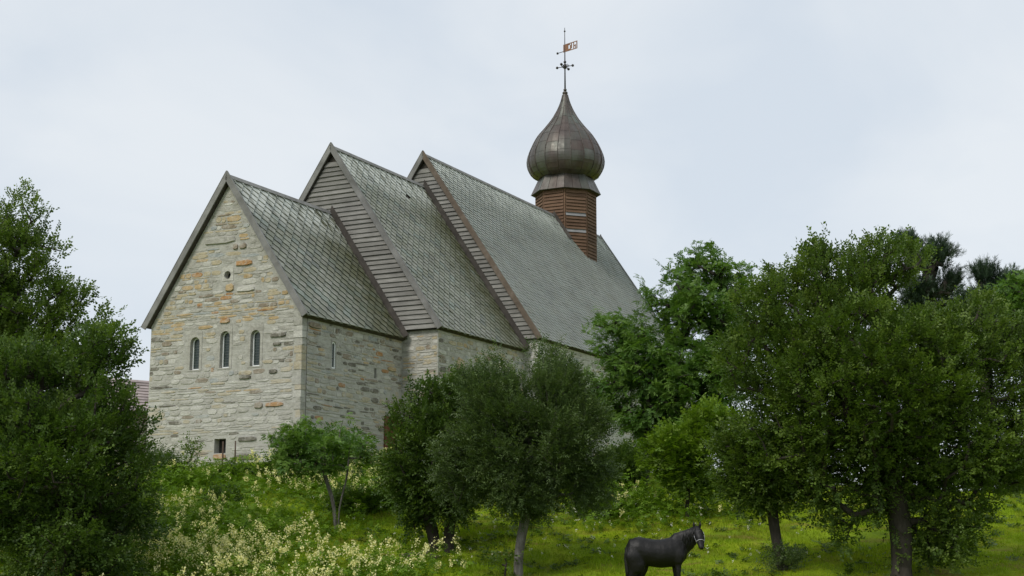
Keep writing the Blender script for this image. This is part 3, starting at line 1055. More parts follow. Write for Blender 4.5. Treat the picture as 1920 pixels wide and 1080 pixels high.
for d in ((0, -1), (0, 1), (-1, 0), (1, 0)):
    am = MB()
    am.tube([(TU, CEN, 26.92), (TU + d[0] * .46, CEN + d[1] * .46, 26.92)], .022, 6)
    # leaf scrolls beside each arm
    for s in (-1, 1):
        pts = []
        for q in range(9):
            a = q / 8 * math.pi * 1.5
            al = .14 + .10 * math.sin(a) ; sd = s * (.10 - .09 * math.cos(a)) * .9
            pts.append((TU + d[0] * al + abs(d[1]) * sd, CEN + d[1] * al + abs(d[0]) * sd, 26.92 + .10 * math.sin(a * .9)))
        am.tube(pts, .014, 5)
    arm = am.build('cross_arm', m_iron, vane)
    bl = MB(); bl.ball((TU + d[0] * .53, CEN + d[1] * .53, 26.92), .085, 10, 7); bl.build('ball', m_iron, arm)
cb = MB(); cb.ball((TU, CEN, 27.22), .09, 10, 7); cb.build('ball', m_iron, vane)
cb = MB(); cb.ball((TU, CEN, 26.92), (.12, .12, .17), 10, 7); cb.build('hub', m_iron, vane)
cb = MB(); cb.ball((TU, CEN, 29.22), .06, 8, 6); cb.build('ball', m_iron, vane)
fd = Vector((-.311, -.95, 0)).normalized()
fn = Vector((-fd.y, fd.x, 0))
fg = MB()


def plate(a0, a1, z0, z1):
    q = []
    for z in (z0, z1):
        for a, s in ((a0, -1), (a1, -1), (a1, 1), (a0, 1)):
            p = Vector((TU, CEN, z)) + fd * a + fn * (s * .012); q.append(p)
    fg.hexa(q)


FZ0, FZ1 = 27.86, 28.36
plate(-.12, .30, FZ0 + .05, FZ1 - .05)
plate(-.12, 1.05, FZ0, FZ0 + .05); plate(-.12, 1.05, FZ1 - .05, FZ1)
plate(.98, 1.05, FZ0 + .05, FZ1 - .05)
# pierced pattern: curls and uprights left standing between the openings
plate(.44, .52, FZ0 + .05, FZ1 - .16); plate(.52, .60, FZ0 + .12, FZ1 - .05); plate(.72, .78, FZ0 + .05, FZ1 - .05)
plate(.30, .44, FZ0 + .05, FZ0 + .13); plate(.30, .44, FZ1 - .13, FZ1 - .05); plate(.78, .87, FZ0 + .2, FZ0 + .27); plate(.87, .92, FZ0 + .05, FZ0 + .3)
fg.build('flag', m_rust, vane)
tl = MB(); p0 = Vector((TU, CEN, 27.93)) - fd * .12; p1 = Vector((TU, CEN, 27.93)) - fd * .62
tl.tube([p0, p1], .02, 6); tl.ball(p1, .075, 8, 6); tl.build('counterweight', m_iron, vane)

# ------------------------------------------------------------------ grey boarded house behind
hs = empty('house', (-21.6, 80.0, gz(-20.5, 80) - .1), R(38))
tag(hs, 'weathered grey boarded house with white corner board behind the church', 'house')
hm = MB(); hm.box((0, 0, 0), (7, 5, 4.4)); hm.mesh([(0, 0, 4.4), (0, 5, 4.4), (0, 2.5, 6.2), (7, 0, 4.4), (7, 5, 4.4), (7, 2.5, 6.2)], [(0, 1, 2), (3, 5, 4), (0, 2, 5, 3), (1, 4, 5, 2)])
M_HOUSE = wood_mat('house boards', [(.24, .20, .19), (.32, .27, .26), (.40, .35, .34)], (1, 1, 8))
hm.build('wall', M_DARKWOOD, hs)
hw_ = bpy.data.objects[hs.children[0].name]
for i in range(20):
    z = .1 + i * .215
    bd = MB()
    bd.hexa([(-.0, -.05, z), (7, -.05, z), (7, -.005, z), (0, -.005, z), (0, -.02, z + .23), (7, -.02, z + .23), (7, -.003, z + .23), (0, -.003, z + .23)])
    bd.build('board', M_HOUSE, hw_)
    bd = MB()
    bd.hexa([(7.05, 0, z), (7.05, 5, z), (7.005, 5, z), (7.005, 0, z), (7.02, 0, z + .23), (7.02, 5, z + .23), (7.003, 5, z + .23), (7.003, 0, z + .23)])
    bd.build('board', M_HOUSE, hw_)
cbm = MB(); cbm.box((6.93, -.08, 0), (7.08, -.051, 4.4)); cbm.box((7.0505, -.0505, 0), (7.08, .12, 4.4)); cbm.build('corner_board', m_frame, hs)
rm = MB()
for s in (0, 1):
    y0, y1 = (-.35, 2.5) if s == 0 else (5.35, 2.5)
    rm.hexa([(-.3, y0, 4.15), (7.3, y0, 4.15), (7.3, y1, 6.22), (-.3, y1, 6.22), (-.3, y0, 4.27), (7.3, y0, 4.27), (7.3, y1, 6.34), (-.3, y1, 6.34)])
roof_h = rm.build('roof', M_DARKWOOD, hs)
for i in range(11):
    p0, p1 = i / 11, (i + 1.12) / 11
    y0, z0, y1, z1 = -.37 + 2.87 * p0, 4.29 + 2.07 * p0, -.37 + 2.87 * p1, 4.29 + 2.07 * p1
    bd = MB()
    bd.hexa([(-.35, y0, z0 + .04), (7.35, y0, z0 + .04), (7.35, y1, z1), (-.35, y1, z1), (-.35, y0 - .02, z0 + .09), (7.35, y0 - .02, z0 + .09), (7.35, y1 - .02, z1 + .03), (-.35, y1 - .02, z1 + .03)])
    bd.build('board', M_HOUSE, roof_h)

# ------------------------------------------------------------------ foliage
def leaf_mat(name, dark, mid, light, trans=.22, rough=.5, spec=.35):
    m, nt, b = new_mat(name)
    t = NT(nt)
    at = t.n('ShaderNodeAttribute', attribute_name='tint')
    c = t.ramp(at.outputs['Fac'], [(0.0, dark), (.5, mid), (1.0, light)])
    t.l(c, b.inputs['Base Color']); b.inputs['Roughness'].default_value = rough
    b.inputs['Specular IOR Level'].default_value = spec
    tr = t.n('ShaderNodeBsdfTranslucent')
    t.l(t.mix(1.0, c, (1.1, 1.15, .55), 'MULTIPLY'), tr.inputs['Color'])
    mx = t.n('ShaderNodeMixShader'); mx.inputs[0].default_value = trans
    t.l(b.outputs[0], mx.inputs[1]); t.l(tr.outputs[0], mx.inputs[2])
    t.l(mx.outputs[0], nt.nodes['Material Output'].inputs['Surface'])
    return m


def bark_mat(name, cols):
    m, nt, b = new_mat(name)
    t = NT(nt); v = coords(t, None, (1, 1, .35))
    c = t.ramp(t.noise(v, 9, 6, .7), [(.3, cols[0]), (.52, cols[1]), (.72, cols[2])])
    t.l(c, b.inputs['Base Color']); b.inputs['Roughness'].default_value = .95
    t.bump(b, t.noise(v, 22, 5, .7), .8, .03)
    return m


BARK = {'dark': bark_mat('dark bark', [(.022, .018, .013), (.038, .032, .024), (.06, .053, .042)]),
        'grey': bark_mat('grey bark', [(.07, .062, .054), (.14, .13, .115), (.24, .23, .21)]),
        'birch': bark_mat('birch bark', [(.05, .042, .036), (.24, .23, .215), (.36, .35, .33)])}
LEAF = {
    'broad': leaf_mat('broad leaves', (.045, .085, .012), (.082, .140, .019), (.150, .215, .034), .34),
    'deep': leaf_mat('deep green leaves', (.036, .074, .012), (.066, .120, .018), (.124, .192, .032), .32),
    'rowan': leaf_mat('rowan leaves', (.058, .135, .022), (.102, .200, .030), (.165, .270, .048), .38),
    'willow': leaf_mat('willow leaves', (.042, .074, .022), (.074, .120, .033), (.135, .190, .064), .28),
    'maple': leaf_mat('maple leaves', (.088, .170, .013), (.140, .235, .018), (.200, .300, .032), .42),
    'pine': leaf_mat('pine needles', (.016, .034, .017), (.030, .058, .028), (.058, .095, .048), .05),
}


def leaflet(x, y, dirx, diry, L, Wd, fold=.25, droop=0.0):
    """one rhombic leaf: base at (x,y), pointing (dirx,diry)"""
    px, py = -diry, dirx
    z0, z1 = -droop * (x * x), -droop * ((x + dirx * L) ** 2)
    m = .45
    return [(x, y, z0), (x + dirx * L * m + px * Wd, y + diry * L * m + py * Wd, (z0 + z1) / 2 + fold * Wd),
            (x + dirx * L, y + diry * L, z1), (x + dirx * L * m - px * Wd, y + diry * L * m - py * Wd, (z0 + z1) / 2 + fold * Wd)]


def sprig_broad(r, n=8, L=.26, leaf=.085, wd=.026):
    out = []
    for k in range(n):
        x = L * (k + .3) / n; s = 1 if k % 2 else -1
        a = s * r.uniform(.5, 1.25)
        q = leaflet(x, 0, math.cos(a), math.sin(a), leaf * r.uniform(.75, 1.15), wd * r.uniform(.8, 1.15))
        tw = r.uniform(-.9, .9); dz = r.uniform(-.03, .03)
        out.append([(p[0], p[1] * math.cos(tw), p[2] + p[1] * math.sin(tw) + dz) for p in q])
    return out


def sprig_willow(r):
    return sprig_broad(r, 11, .32, .078, .0155)


def sprig_rowan(r):
    out = []
    for f in range(3):
        a0 = r.uniform(-.5, .5) + (f - 1) * 1.5; ca, sa = math.cos(a0), math.sin(a0)
        L = r.uniform(.13, .17); dz = r.uniform(-.05, .05)
        leaf = []
        for k in range(4):
            x = L * (.2 + .8 * k / 4)
            for s in (-1, 1):
                leaf.append(leaflet(x, 0, math.cos(s * r.uniform(.8, 1.1)), math.sin(s * 1.0), .07 * r.uniform(.8, 1.1), .018, .2, 2.0))
        leaf.append(leaflet(L, 0, 1, 0, .065, .018, .2, 2.0))
        for q in leaf: out.append([(p[0] * ca - p[1] * sa, p[0] * sa + p[1] * ca, p[2] + dz) for p in q])
    return out


def sprig_maple(r):
    out = []
    for k in range(5):
        x = .05 * k; s = 1 if k % 2 else -1
        a = s * r.uniform(.3, 1.2)
        ca, sa = math.cos(a), math.sin(a)
        cx, cy = x + ca * .04, sa * .04
        dz = r.uniform(-.04, .04)
        for da in (-.85, 0, .85):
            q = leaflet(cx, cy, math.cos(a + da), math.sin(a + da), .085 if da == 0 else .07, .024, .15)
            out.append([(p[0], p[1], p[2] + dz) for p in q])
    return out


def sprig_pine(r):
    out = []
    for k in range(34):
        x = .28 * r.random(); a = r.uniform(0, 6.283); e = r.uniform(.35, .8)
        d = Vector((math.cos(e), math.sin(e) * math.cos(a), math.sin(e) * math.sin(a)))
        s = d.cross(Vector((0, 0, 1))).normalized() * .006
        b0 = Vector((x, 0, 0)); L = r.uniform(.09, .14)
        out.append([tuple(b0), tuple(b0 + d * L * .5 + s), tuple(b0 + d * L), tuple(b0 + d * L * .5 - s)])
    return out


SPRIGS = {}
for nm, fn_ in (('broad', sprig_broad), ('deep', sprig_broad), ('willow', sprig_willow), ('rowan', sprig_rowan), ('maple', sprig_maple), ('pine', sprig_pine)):
    rr_ = random.Random(sum(map(ord, nm)))
    SPRIGS[nm] = [np.array(fn_(rr_), dtype=np.float32) for _ in range(6)]


def norm(a): return a / np.maximum(np.linalg.norm(a, axis=-1, keepdims=True), 1e-9)


def scatter_sprigs(r, kind, pos, dirs, scale, tint, flat=.5):
    """arrays -> (verts, tint) of all leaves"""
    n = len(pos)
    X = norm(dirs)
    up = np.tile(np.array([0, 0, 1.0]), (n, 1)) + r.normal(0, flat, (n, 3))
    Y = norm(np.cross(up, X)); Z = np.cross(X, Y)
    V, T = [], []
    var = r.integers(0, 6, n)
    for k in range(6):
        m = np.where(var == k)[0]
        if not len(m): continue
        tp = SPRIGS[kind][k]                                    # leaves,4,3
        sc = scale[m][:, None, None, None]
        loc = tp[None] * sc
        w = pos[m][:, None, None, :] + loc[..., 0:1] * X[m][:, None, None, :] + loc[..., 1:2] * Y[m][:, None, None, :] + loc[..., 2:3] * Z[m][:, None, None, :]
        V.append(w.reshape(-1, 3))
        tl_ = np.clip(tint[m][:, None] + r.normal(0, .10, (len(m), tp.shape[0])), 0, 1)
        T.append(np.repeat(tl_.reshape(-1), 4))
    return np.concatenate(V), np.concatenate(T)


def sample_crown(r, lobes, n, sep, shell=.45, void=-.22):
    """points spread through the union of ellipsoids, denser towards the outside"""
    lob = np.array(lobes, float)
    vol = lob[:, 3] * lob[:, 4] * lob[:, 5]
    pr_ = vol ** .8 / (vol ** .8).sum()
    cand = []
    k = r.choice(len(lob), n * 20, p=pr_)
    d = norm(r.normal(0, 1, (n * 20, 3)))
    rad = r.random(n * 20) ** shell
    p = lob[k, :3] + d * rad[:, None] * lob[k, 3:6]
    # drop those deep inside another lobe most of the time (keeps the shell full)
    q = ((p[:, None, :] - lob[None, :, :3]) / lob[None, :, 3:6])
    depth = np.sqrt((q ** 2).sum(-1)).min(1)
    keep = r.random(len(p)) < np.clip(depth * 1.15, .18, 1)
    p = p[keep]
    # open pockets between the boughs
    K = norm(r.normal(0, 1, (6, 3))) * (2 * math.pi / r.uniform(.9, 2.0, (6, 1)))
    p = p[np.sin(p @ K.T + r.uniform(0, 6.28, 6)).mean(1) * 1.6 > void]
    out = np.zeros((0, 3))
    for c in p:
        if len(out) == 0 or np.min(((out - c) ** 2).sum(1)) > sep * sep:
            out = np.vstack([out, c])
            if len(out) >= n: break
    return out


def make_tree(name, label, cat, base, trunk_r, lobes, kind, n_cl, sep, n_spr, spread, bark='dark', seed=1, stems=None, scale=1.0, group=None,
              shoots=.25, clear=.3, flat=.42, droop=0.0, up=.45, shell=.45, void=-.22, radial=.7):
    """lobes: (x, y, z, rx, ry, rz) relative to the foot of the trunk"""
    r = np.random.default_rng(seed)
    bx, by = base
    bz = gz(bx, by) - .06
    root = empty(name, (bx, by, bz)); tag(root, label, cat, group)
    C = sample_crown(r, lobes, n_cl, sep, shell, void)
    C = C[C[:, 2] > .08]
    top = np.average(np.array(lobes)[:, :3], axis=0, weights=np.array(lobes)[:, 3] ** 2)
    zmax = max(l[2] + l[5] for l in lobes)
    # trunk line(s)
    nodes, par = [], []
    def add(p, q): nodes.append(np.array(p, float)); par.append(q); return len(nodes) - 1
    start = []
    for (sx, sy, tx, ty, tz) in (stems or [(0, 0, top[0], top[1], max(top[2], zmax * .55))]):
        k = add((sx, sy, 0), -1)
        m = max(5, int(tz / .35))
        ph = r.uniform(0, 6.28)
        for i in range(1, m + 1):
            s = i / m
            wob = .05 * tz * math.sin(s * 5 + ph) * s * (1 - s) * 2
            k = add((sx + (tx - sx) * s ** 1.25 + wob, sy + (ty - sy) * s ** 1.25 + wob * .6, tz * s), k)
    n0 = len(nodes)
    d0 = np.array([min(np.linalg.norm(c - q) for q in nodes) for c in C])
    for ci in np.argsort(d0):
        c = C[ci]
        A = np.array(nodes)
        dv = c - A
        dist = np.linalg.norm(dv, axis=1)
        cost = dist + .55 * np.maximum(0, A[:, 2] - c[2] + .1 * dist) + np.where(A[:, 2] < clear * zmax, .6 * (clear * zmax - A[:, 2]) + 0.0, 0)
        j = int(np.argmin(cost))
        L = dist[j]
        m = 1 if L < .5 else 2 if L < 1.1 else 4
        k = j
        bend = r.normal(0, .06, 3) * L + np.array([0, 0, .10 * L])
        for i in range(1, m + 1):
            s = i / m
            k = add(nodes[j] * (1 - s) + c * s + bend * (4 * s * (1 - s)) * .7, k)
    nodes = np.array(nodes)
    wgt = np.zeros(len(nodes))
    for i in range(len(nodes) - 1, -1, -1):
        wgt[i] += 1 if i >= n0 else .2
        if par[i] >= 0: wgt[par[i]] += wgt[i] * .92
    rad = wgt ** .46
    rad = np.maximum(rad * trunk_r / rad[0], .007)
    for i in range(n0):
        if par[i] < 0 and len(stems or [0]) == 1: rad[i] *= 1.25                       # root flare
    tb = MB()
    NS = 6
    ring0 = {}
    for i in range(len(nodes)):
        if par[i] < 0: continue
        a, b_ = nodes[par[i]], nodes[i]
        d = b_ - a; L = np.linalg.norm(d)
        if L < 1e-4: continue
        d /= L
        ns = 9 if rad[i] > .06 else 5 if rad[i] > .02 else 3
        ra = min(rad[par[i]], rad[i] * 1.5) if par[i] >= n0 or i >= n0 else rad[par[i]]
        tb.tube([a - d * min(.3 * ra, L * .2), b_], [ra, rad[i]], ns, 0, True, False)
    # sprigs round every cluster
    cen = np.average(C, axis=0)
    nC = len(C)
    ci = np.repeat(np.arange(nC), n_spr)
    off = r.normal(0, 1, (len(ci), 3)) * np.array([spread, spread, spread * .75])
    pos = C[ci] + off
    outw = norm(pos - cen + r.normal(0, .3, pos.shape))
    dirs = outw * radial + norm(off) * .5 + np.array([0, 0, up]) + r.normal(0, .35, pos.shape)
    dirs[:, 2] -= droop
    ctint = np.clip(r.normal(.45, .20, nC), 0, 1)
    tint = ctint[ci] + r.normal(0, .12, len(ci))
    # young shoots standing out of the outline
    lob = np.array(lobes)
    q = np.sqrt((((C[:, None, :] - lob[None, :, :3]) / lob[None, :, 3:6]) ** 2).sum(-1)).min(1)
    outer = np.where(q > .72)[0]
    sp, sd, stt = [], [], []
    tw_ = tb
    for i in outer:
        if r.random() > shoots: continue
        d = norm(norm(C[i] - cen) * .8 + np.array([0, 0, .75]) + r.normal(0, .3, 3))
        L = r.uniform(.35, .85) * (spread / .26)
        p0 = C[i]
        for s in np.arange(.1, 1.01, .2):
            for _ in range(2):
                sp.append(p0 + d * L * s + r.normal(0, .05, 3)); sd.append(d * .8 + r.normal(0, .6, 3)); stt.append(.62 + .15 * s)
        tw_.tube([tuple(p0), tuple(p0 + d * L)], [.008, .004], 3, 0, True, False)
    if sp:
        pos = np.vstack([pos, np.array(sp)]); dirs = np.vstack([dirs, np.array(sd)]); tint = np.concatenate([tint, np.array(stt)])
    ok = pos[:, 2] > .03
    pos, dirs, tint = pos[ok], dirs[ok], np.clip(tint[ok], 0, 1)
    sc = r.uniform(.75, 1.3, len(pos)) * scale
    V, T = scatter_sprigs(r, kind, pos, dirs, sc, tint, flat)
    me = np_mesh('crown', V, len(V) // 4, 4, T)
    link('crown', me, root, LEAF[kind])
    tb.build('trunk', BARK[bark], root)
    return root


make_tree('tree', 'tall bright-topped tree at the left edge, rising above the dark leafy tree', 'tree', (-13.80, 40), 0.17,
          lobes=[(-0.38, 0, 8.33, 1.2, 1.13, 1.13), (0.49, 0, 8.63, 0.61, 0.57, 0.69), (-1.16, 0, 6.69, 2.0, 1.89, 1.85), (0.45, 0, 6.84, 1.27, 1.19, 1.12), (1.45, 0, 7.28, 0.51, 0.47, 0.68), (0.7, 0, 5.07, 1.84, 1.74, 1.69), (1.88, 0, 7.51, 0.36, 0.33, 0.61), (2.58, 0, 6.69, 0.24, 0.22, 0.46), (0.12, 0, 9.92, 0.16, 0.16, 0.37), (0.66, 0, 9.69, 0.1, 0.1, 0.16), (-0.46, 0, 9.69, 0.25, 0.22, 0.54), (1.31, 0, 8.48, 0.16, 0.15, 0.24), (-0.63, 0, 3.04, 2.4, 2.27, 1.82)],
          kind='broad', n_cl=600, sep=0.27, n_spr=23, spread=0.16, void=-0.12, seed=3, shoots=0.4)
make_tree('tree', 'dark leafy tree at lower left in front of the tall tree, left of the church', 'tree', (-11.01, 36.5), 0.16,
          lobes=[(0.41, 0, 4.81, 1.19, 1.12, 1.39), (0.74, 0, 6.15, 0.67, 0.62, 0.8), (1.17, 0, 6.89, 0.23, 0.21, 0.4), (-0.43, 0, 3.23, 2.3, 2.17, 1.64), (1.34, 0, 3.23, 0.79, 0.74, 1.25), (1.22, 0, 5.08, 0.3, 0.28, 0.4), (0.18, 0, 1.68, 2.02, 1.91, 1.24), (1.94, 0, 4.61, 0.17, 0.16, 0.2), (-1.41, 0, 4.28, 1.78, 1.68, 2.05), (2.13, 0, 3.23, 0.16, 0.16, 0.46), (1.75, 0, 1.55, 0.58, 0.54, 0.71)],
          kind='deep', n_cl=740, sep=0.26, n_spr=19, spread=0.15, void=-0.03, seed=4, shoots=0.3, clear=0.1)
make_tree('rowan_tree', 'small spreading rowan tree before the church corner, with forked trunk', 'tree', (-5.20, 44.4), 0.052,
          lobes=[(-0.41, 0, 2.75, 1.21, 1.14, 0.44), (-1.2, 0, 2.39, 0.57, 0.53, 0.19), (0.47, 0, 2.68, 0.57, 0.53, 0.28), (0.06, 0, 3.24, 0.25, 0.23, 0.18), (-0.9, 0, 3.11, 0.2, 0.19, 0.16), (0.88, 0, 2.47, 0.22, 0.2, 0.19), (-1.72, 0, 2.68, 0.18, 0.17, 0.13), (-0.55, 0, 2.04, 1.08, 1.02, 0.18), (0.32, 0, 2.15, 0.52, 0.48, 0.18)],
          bark='grey', kind='rowan', radial=0.25, up=0.2, n_cl=190, sep=0.25, n_spr=8, spread=0.19, void=0.0, seed=5, shoots=0.35, clear=0.45, stems=[(-0.03, 0, -0.56, 0.1, 2.23), (0.03, 0, 0.32, -0.2, 2.23)])
make_tree('tree', 'dark tree with twin trunks standing left of the round pale-trunked tree', 'tree', (-1.93, 42.2), 0.16,
          lobes=[(-0.73, 0, 2.5, 0.89, 0.84, 1.09), (-1.16, 0, 3.72, 0.44, 0.41, 0.72), (-0.21, 0, 3.87, 0.69, 0.64, 0.87), (0.18, 0, 2.05, 0.86, 0.81, 1.01), (-0.64, 0, 1.15, 0.48, 0.45, 0.56), (0.55, 0, 4.41, 0.49, 0.46, 0.54), (-0.04, 0, 1.15, 0.48, 0.45, 0.48), (-0.68, 0, 4.49, 0.26, 0.24, 0.23)],
          kind='deep', n_cl=420, sep=0.24, n_spr=22, spread=0.18, void=-0.15, seed=6, shoots=0.35, clear=0.2, stems=[(-0.26, 0, -0.81, 0.2, 2.81), (0.15, 0, 0.4, -0.2, 2.81)])
make_tree('willow_tree', 'round grey-green willow tree with a pale leaning trunk, left of the horse', 'tree', (0.17, 39.5), 0.115,
          lobes=[(0.19, 0, 3.59, 1.58, 1.49, 1.37), (-0.53, 0, 4.59, 0.98, 0.92, 0.88), (0.69, 0, 4.8, 0.88, 0.82, 0.8), (1.33, 0, 3.3, 0.8, 0.75, 1.15), (-1.02, 0, 3.02, 0.82, 0.77, 0.87), (-0.14, 0, 5.6, 0.26, 0.24, 0.32), (0.84, 0, 5.6, 0.29, 0.27, 0.32), (1.53, 0, 5.16, 0.29, 0.26, 0.4), (0.04, 0, 2.38, 1.29, 1.22, 0.44), (-1.3, 0, 2.24, 0.44, 0.41, 0.37), (1.83, 0, 4.01, 0.4, 0.37, 0.73), (-1.25, 0, 4.95, 0.37, 0.35, 0.37), (2.11, 0, 2.88, 0.31, 0.29, 0.51), (-1.73, 0, 2.88, 0.31, 0.29, 0.65), (-0.6, 0, 5.6, 0.19, 0.18, 0.23), (0.41, 0, 5.96, 0.17, 0.16, 0.2), (1.67, 0, 2.17, 0.51, 0.47, 0.23), (0.19, 0, 1.96, 0.65, 0.61, 0.2)],
          bark='grey', kind='willow', n_cl=720, sep=0.22, n_spr=25, spread=0.18, void=-0.15, seed=7, shoots=0.5, clear=0.3, stems=[(0.0, 0, 0.4, 0, 4.01)])
make_tree('rowan_tree', 'tall light green tree hiding the far end of the church roof', 'tree', (4.53, 52), 0.17,
          lobes=[(2.35, 0, 6.41, 1.42, 1.34, 1.23), (2.76, 0, 7.87, 0.8, 0.75, 0.57), (3.71, 0, 7.29, 0.37, 0.35, 0.66), (1.29, 0, 5.93, 0.72, 0.67, 0.75), (-0.07, 0, 4.2, 1.32, 1.24, 1.13), (-0.92, 0, 4.97, 0.6, 0.56, 0.47), (-1.13, 0, 3.25, 0.74, 0.7, 0.84), (1.72, 0, 3.63, 1.79, 1.69, 1.6), (0.56, 0, 2.31, 1.4, 1.32, 0.93), (3.45, 0, 4.78, 1.03, 0.97, 1.7), (2.88, 0, 8.56, 0.22, 0.2, 0.28), (1.61, 0, 7.58, 0.57, 0.53, 0.57), (0.82, 0, 6.41, 0.56, 0.53, 0.72), (0.14, 0, 5.45, 0.71, 0.67, 0.71), (-0.91, 0, 5.7, 0.66, 0.61, 0.28)],
          kind='rowan', radial=0.25, up=0.2, n_cl=640, sep=0.34, n_spr=11, spread=0.24, void=-0.02, seed=8, shoots=0.35, clear=0.4, scale=1.15, stems=[(0.0, 0, 0.3, 0, 4.01), (0.0, 0, 2.51, 0.5, 5.16)])
make_tree('tree', 'biggest dark broad tree at right, its thick trunk at the bottom edge', 'tree', (9.99, 38.5), 0.25,
          lobes=[(-0.74, 0, 5.09, 2.81, 2.66, 2.32), (-1.48, 0, 7.65, 1.22, 1.15, 1.0), (-0.04, 0, 8.23, 1.01, 0.95, 0.65), (-1.66, 0, 8.59, 0.4, 0.37, 0.23), (-0.22, 0, 9.03, 0.2, 0.19, 0.13), (1.41, 0, 6.01, 1.35, 1.27, 0.93), (2.5, 0, 6.01, 0.85, 0.8, 1.42), (-3.07, 0, 6.79, 1.07, 1.01, 1.14), (-3.88, 0, 5.51, 0.64, 0.6, 0.85), (-2.33, 0, 3.83, 1.61, 1.52, 1.12), (1.0, 0, 3.55, 1.89, 1.78, 1.33), (2.56, 0, 3.97, 1.19, 1.12, 1.33), (-0.59, 0, 2.18, 0.7, 0.65, 0.49), (0.87, 0, 1.42, 1.18, 1.11, 1.04), (-1.67, 0, 2.72, 1.12, 1.05, 0.56), (-0.7, 0, 2.86, 0.91, 0.85, 0.63), (1.43, 0, 1.09, 0.56, 0.52, 0.56), (-1.33, 0, 1.6, 0.52, 0.48, 0.6), (-2.12, 0, 1.97, 0.38, 0.35, 0.38), (-2.54, 0, 7.79, 0.51, 0.47, 0.44), (2.62, 0, 2.18, 0.1, 0.09, 0.38), (3.34, 0, 5.37, 0.92, 0.87, 1.48), (2.71, 0, 3.07, 0.91, 0.85, 0.66), (3.18, 0, 3.9, 0.57, 0.53, 1.05), (1.69, 0, 2.18, 0.77, 0.72, 0.91), (0.14, 0, 2.86, 1.05, 0.99, 0.63)],
          kind='broad', n_cl=1150, sep=0.29, n_spr=24, spread=0.165, void=-0.15, seed=9, shoots=0.4, clear=0.16)
make_tree('tree', 'small leaning tree right of the horse, tufted bush round its foot', 'tree', (7.22, 39.8), 0.13,
          lobes=[(-0.63, 0, 2.7, 0.69, 0.64, 0.66), (0.1, 0, 3.13, 0.52, 0.48, 0.52), (-1.14, 0, 2.41, 0.4, 0.37, 0.4), (0.58, 0, 2.55, 0.37, 0.34, 0.49), (-1.19, 0, 3.13, 0.4, 0.37, 0.52), (-0.37, 0, 1.99, 0.51, 0.48, 0.23)],
          bark='dark', kind='broad', n_cl=260, sep=0.19, n_spr=24, spread=0.21, seed=10, shoots=0.35, clear=0.3, stems=[(0.0, 0, -0.56, 0, 2.7)])
make_tree('maple_tree', 'young yellow-green maple tree behind the horse, before the tall light green tree', 'tree', (5.43, 46), 0.06,
          lobes=[(-0.12, 0, 2.13, 1.0, 0.94, 0.63), (0.73, 0, 2.88, 0.63, 0.59, 0.43), (-0.87, 0, 2.05, 0.4, 0.37, 0.46), (-0.63, 0, 1.64, 0.4, 0.37, 0.33), (0.36, 0, 1.22, 0.71, 0.66, 0.38), (1.22, 0, 2.38, 0.33, 0.31, 0.5), (-0.45, 0, 2.38, 0.3, 0.27, 0.22)],
          kind='maple', n_cl=230, sep=0.22, n_spr=14, spread=0.18, seed=11, shoots=0.3, clear=0.3)
make_tree('pine_tree', 'dark pine tree whose crown stands highest behind the big right tree', 'tree', (20.78, 74), 0.2,
          lobes=[(0.67, 0, 13.61, 0.78, 0.73, 0.62), (-0.21, 0, 14.22, 0.51, 0.48, 0.46), (1.55, 0, 12.22, 0.45, 0.42, 0.89), (0.3, 0, 11.67, 0.89, 0.83, 0.89), (1.36, 0, 13.75, 0.4, 0.37, 0.35), (-0.8, 0, 14.44, 0.14, 0.13, 0.29)],
          kind='pine', n_cl=260, sep=0.36, n_spr=18, spread=0.19, void=0.0, seed=12, shoots=0.5, clear=0.6, scale=1.7, up=0.9, group='pines behind the big right tree')
make_tree('pine_tree', 'lower dark pine tree at the right edge behind the big right tree', 'tree', (22.29, 70), 0.18,
          lobes=[(0.53, 0, 11.74, 0.47, 0.44, 0.37), (1.52, 0, 10.96, 0.78, 0.73, 0.83), (-0.05, 0, 11.87, 0.26, 0.24, 0.15), (0.31, 0, 10.04, 1.08, 1.02, 0.96), (2.15, 0, 10.83, 0.31, 0.29, 0.83)],
          kind='pine', n_cl=240, sep=0.36, n_spr=18, spread=0.19, void=-0.05, seed=13, shoots=0.5, clear=0.6, scale=1.7, up=0.9, group='pines behind the big right tree')
make_tree('tree', 'light leafy tree at the right edge beyond the lower pine', 'tree', (22.22, 64), 0.2,
          lobes=[(0.01, 0, 9.48, 0.74, 0.69, 0.86), (1.24, 0, 8.53, 1.68, 1.58, 1.91), (-0.24, 0, 7.34, 0.97, 0.91, 1.2)],
          kind='rowan', radial=0.25, up=0.2, n_cl=170, sep=0.34, n_spr=14, spread=0.3, seed=14, shoots=0.3, clear=0.5, scale=1.3)
make_tree('bush', 'small round dark bush alone in the flowering meadow below the church', 'bush', (-9.27, 47.5), 0.03,
          lobes=[(-0.02, 0, 0.26, 0.31, 0.29, 0.28)],
          kind='deep', n_cl=60, sep=0.16, n_spr=22, spread=0.17, seed=21, shoots=0.3, clear=0)
make_tree('bush', 'dark low bush behind the small rowan trunk', 'bush', (-4.90, 47.5), 0.03,
          lobes=[(-0.04, 0, 0.28, 0.74, 0.69, 0.19), (0.81, 0, 0.36, 0.4, 0.37, 0.19)],
          kind='deep', n_cl=110, sep=0.16, n_spr=22, spread=0.17, seed=22, shoots=0.3, clear=0)
make_tree('bush', 'deep shaded bush under the tall light green tree', 'bush', (3.71, 50.5), 0.03,
          lobes=[(0.11, 0, 0.57, 0.67, 0.63, 0.71), (0.92, 0, 0.39, 0.44, 0.4, 0.62), (-0.81, 0, 0.3, 0.53, 0.49, 0.53)],
          kind='deep', n_cl=170, sep=0.16, n_spr=22, spread=0.17, seed=23, shoots=0.3, clear=0)
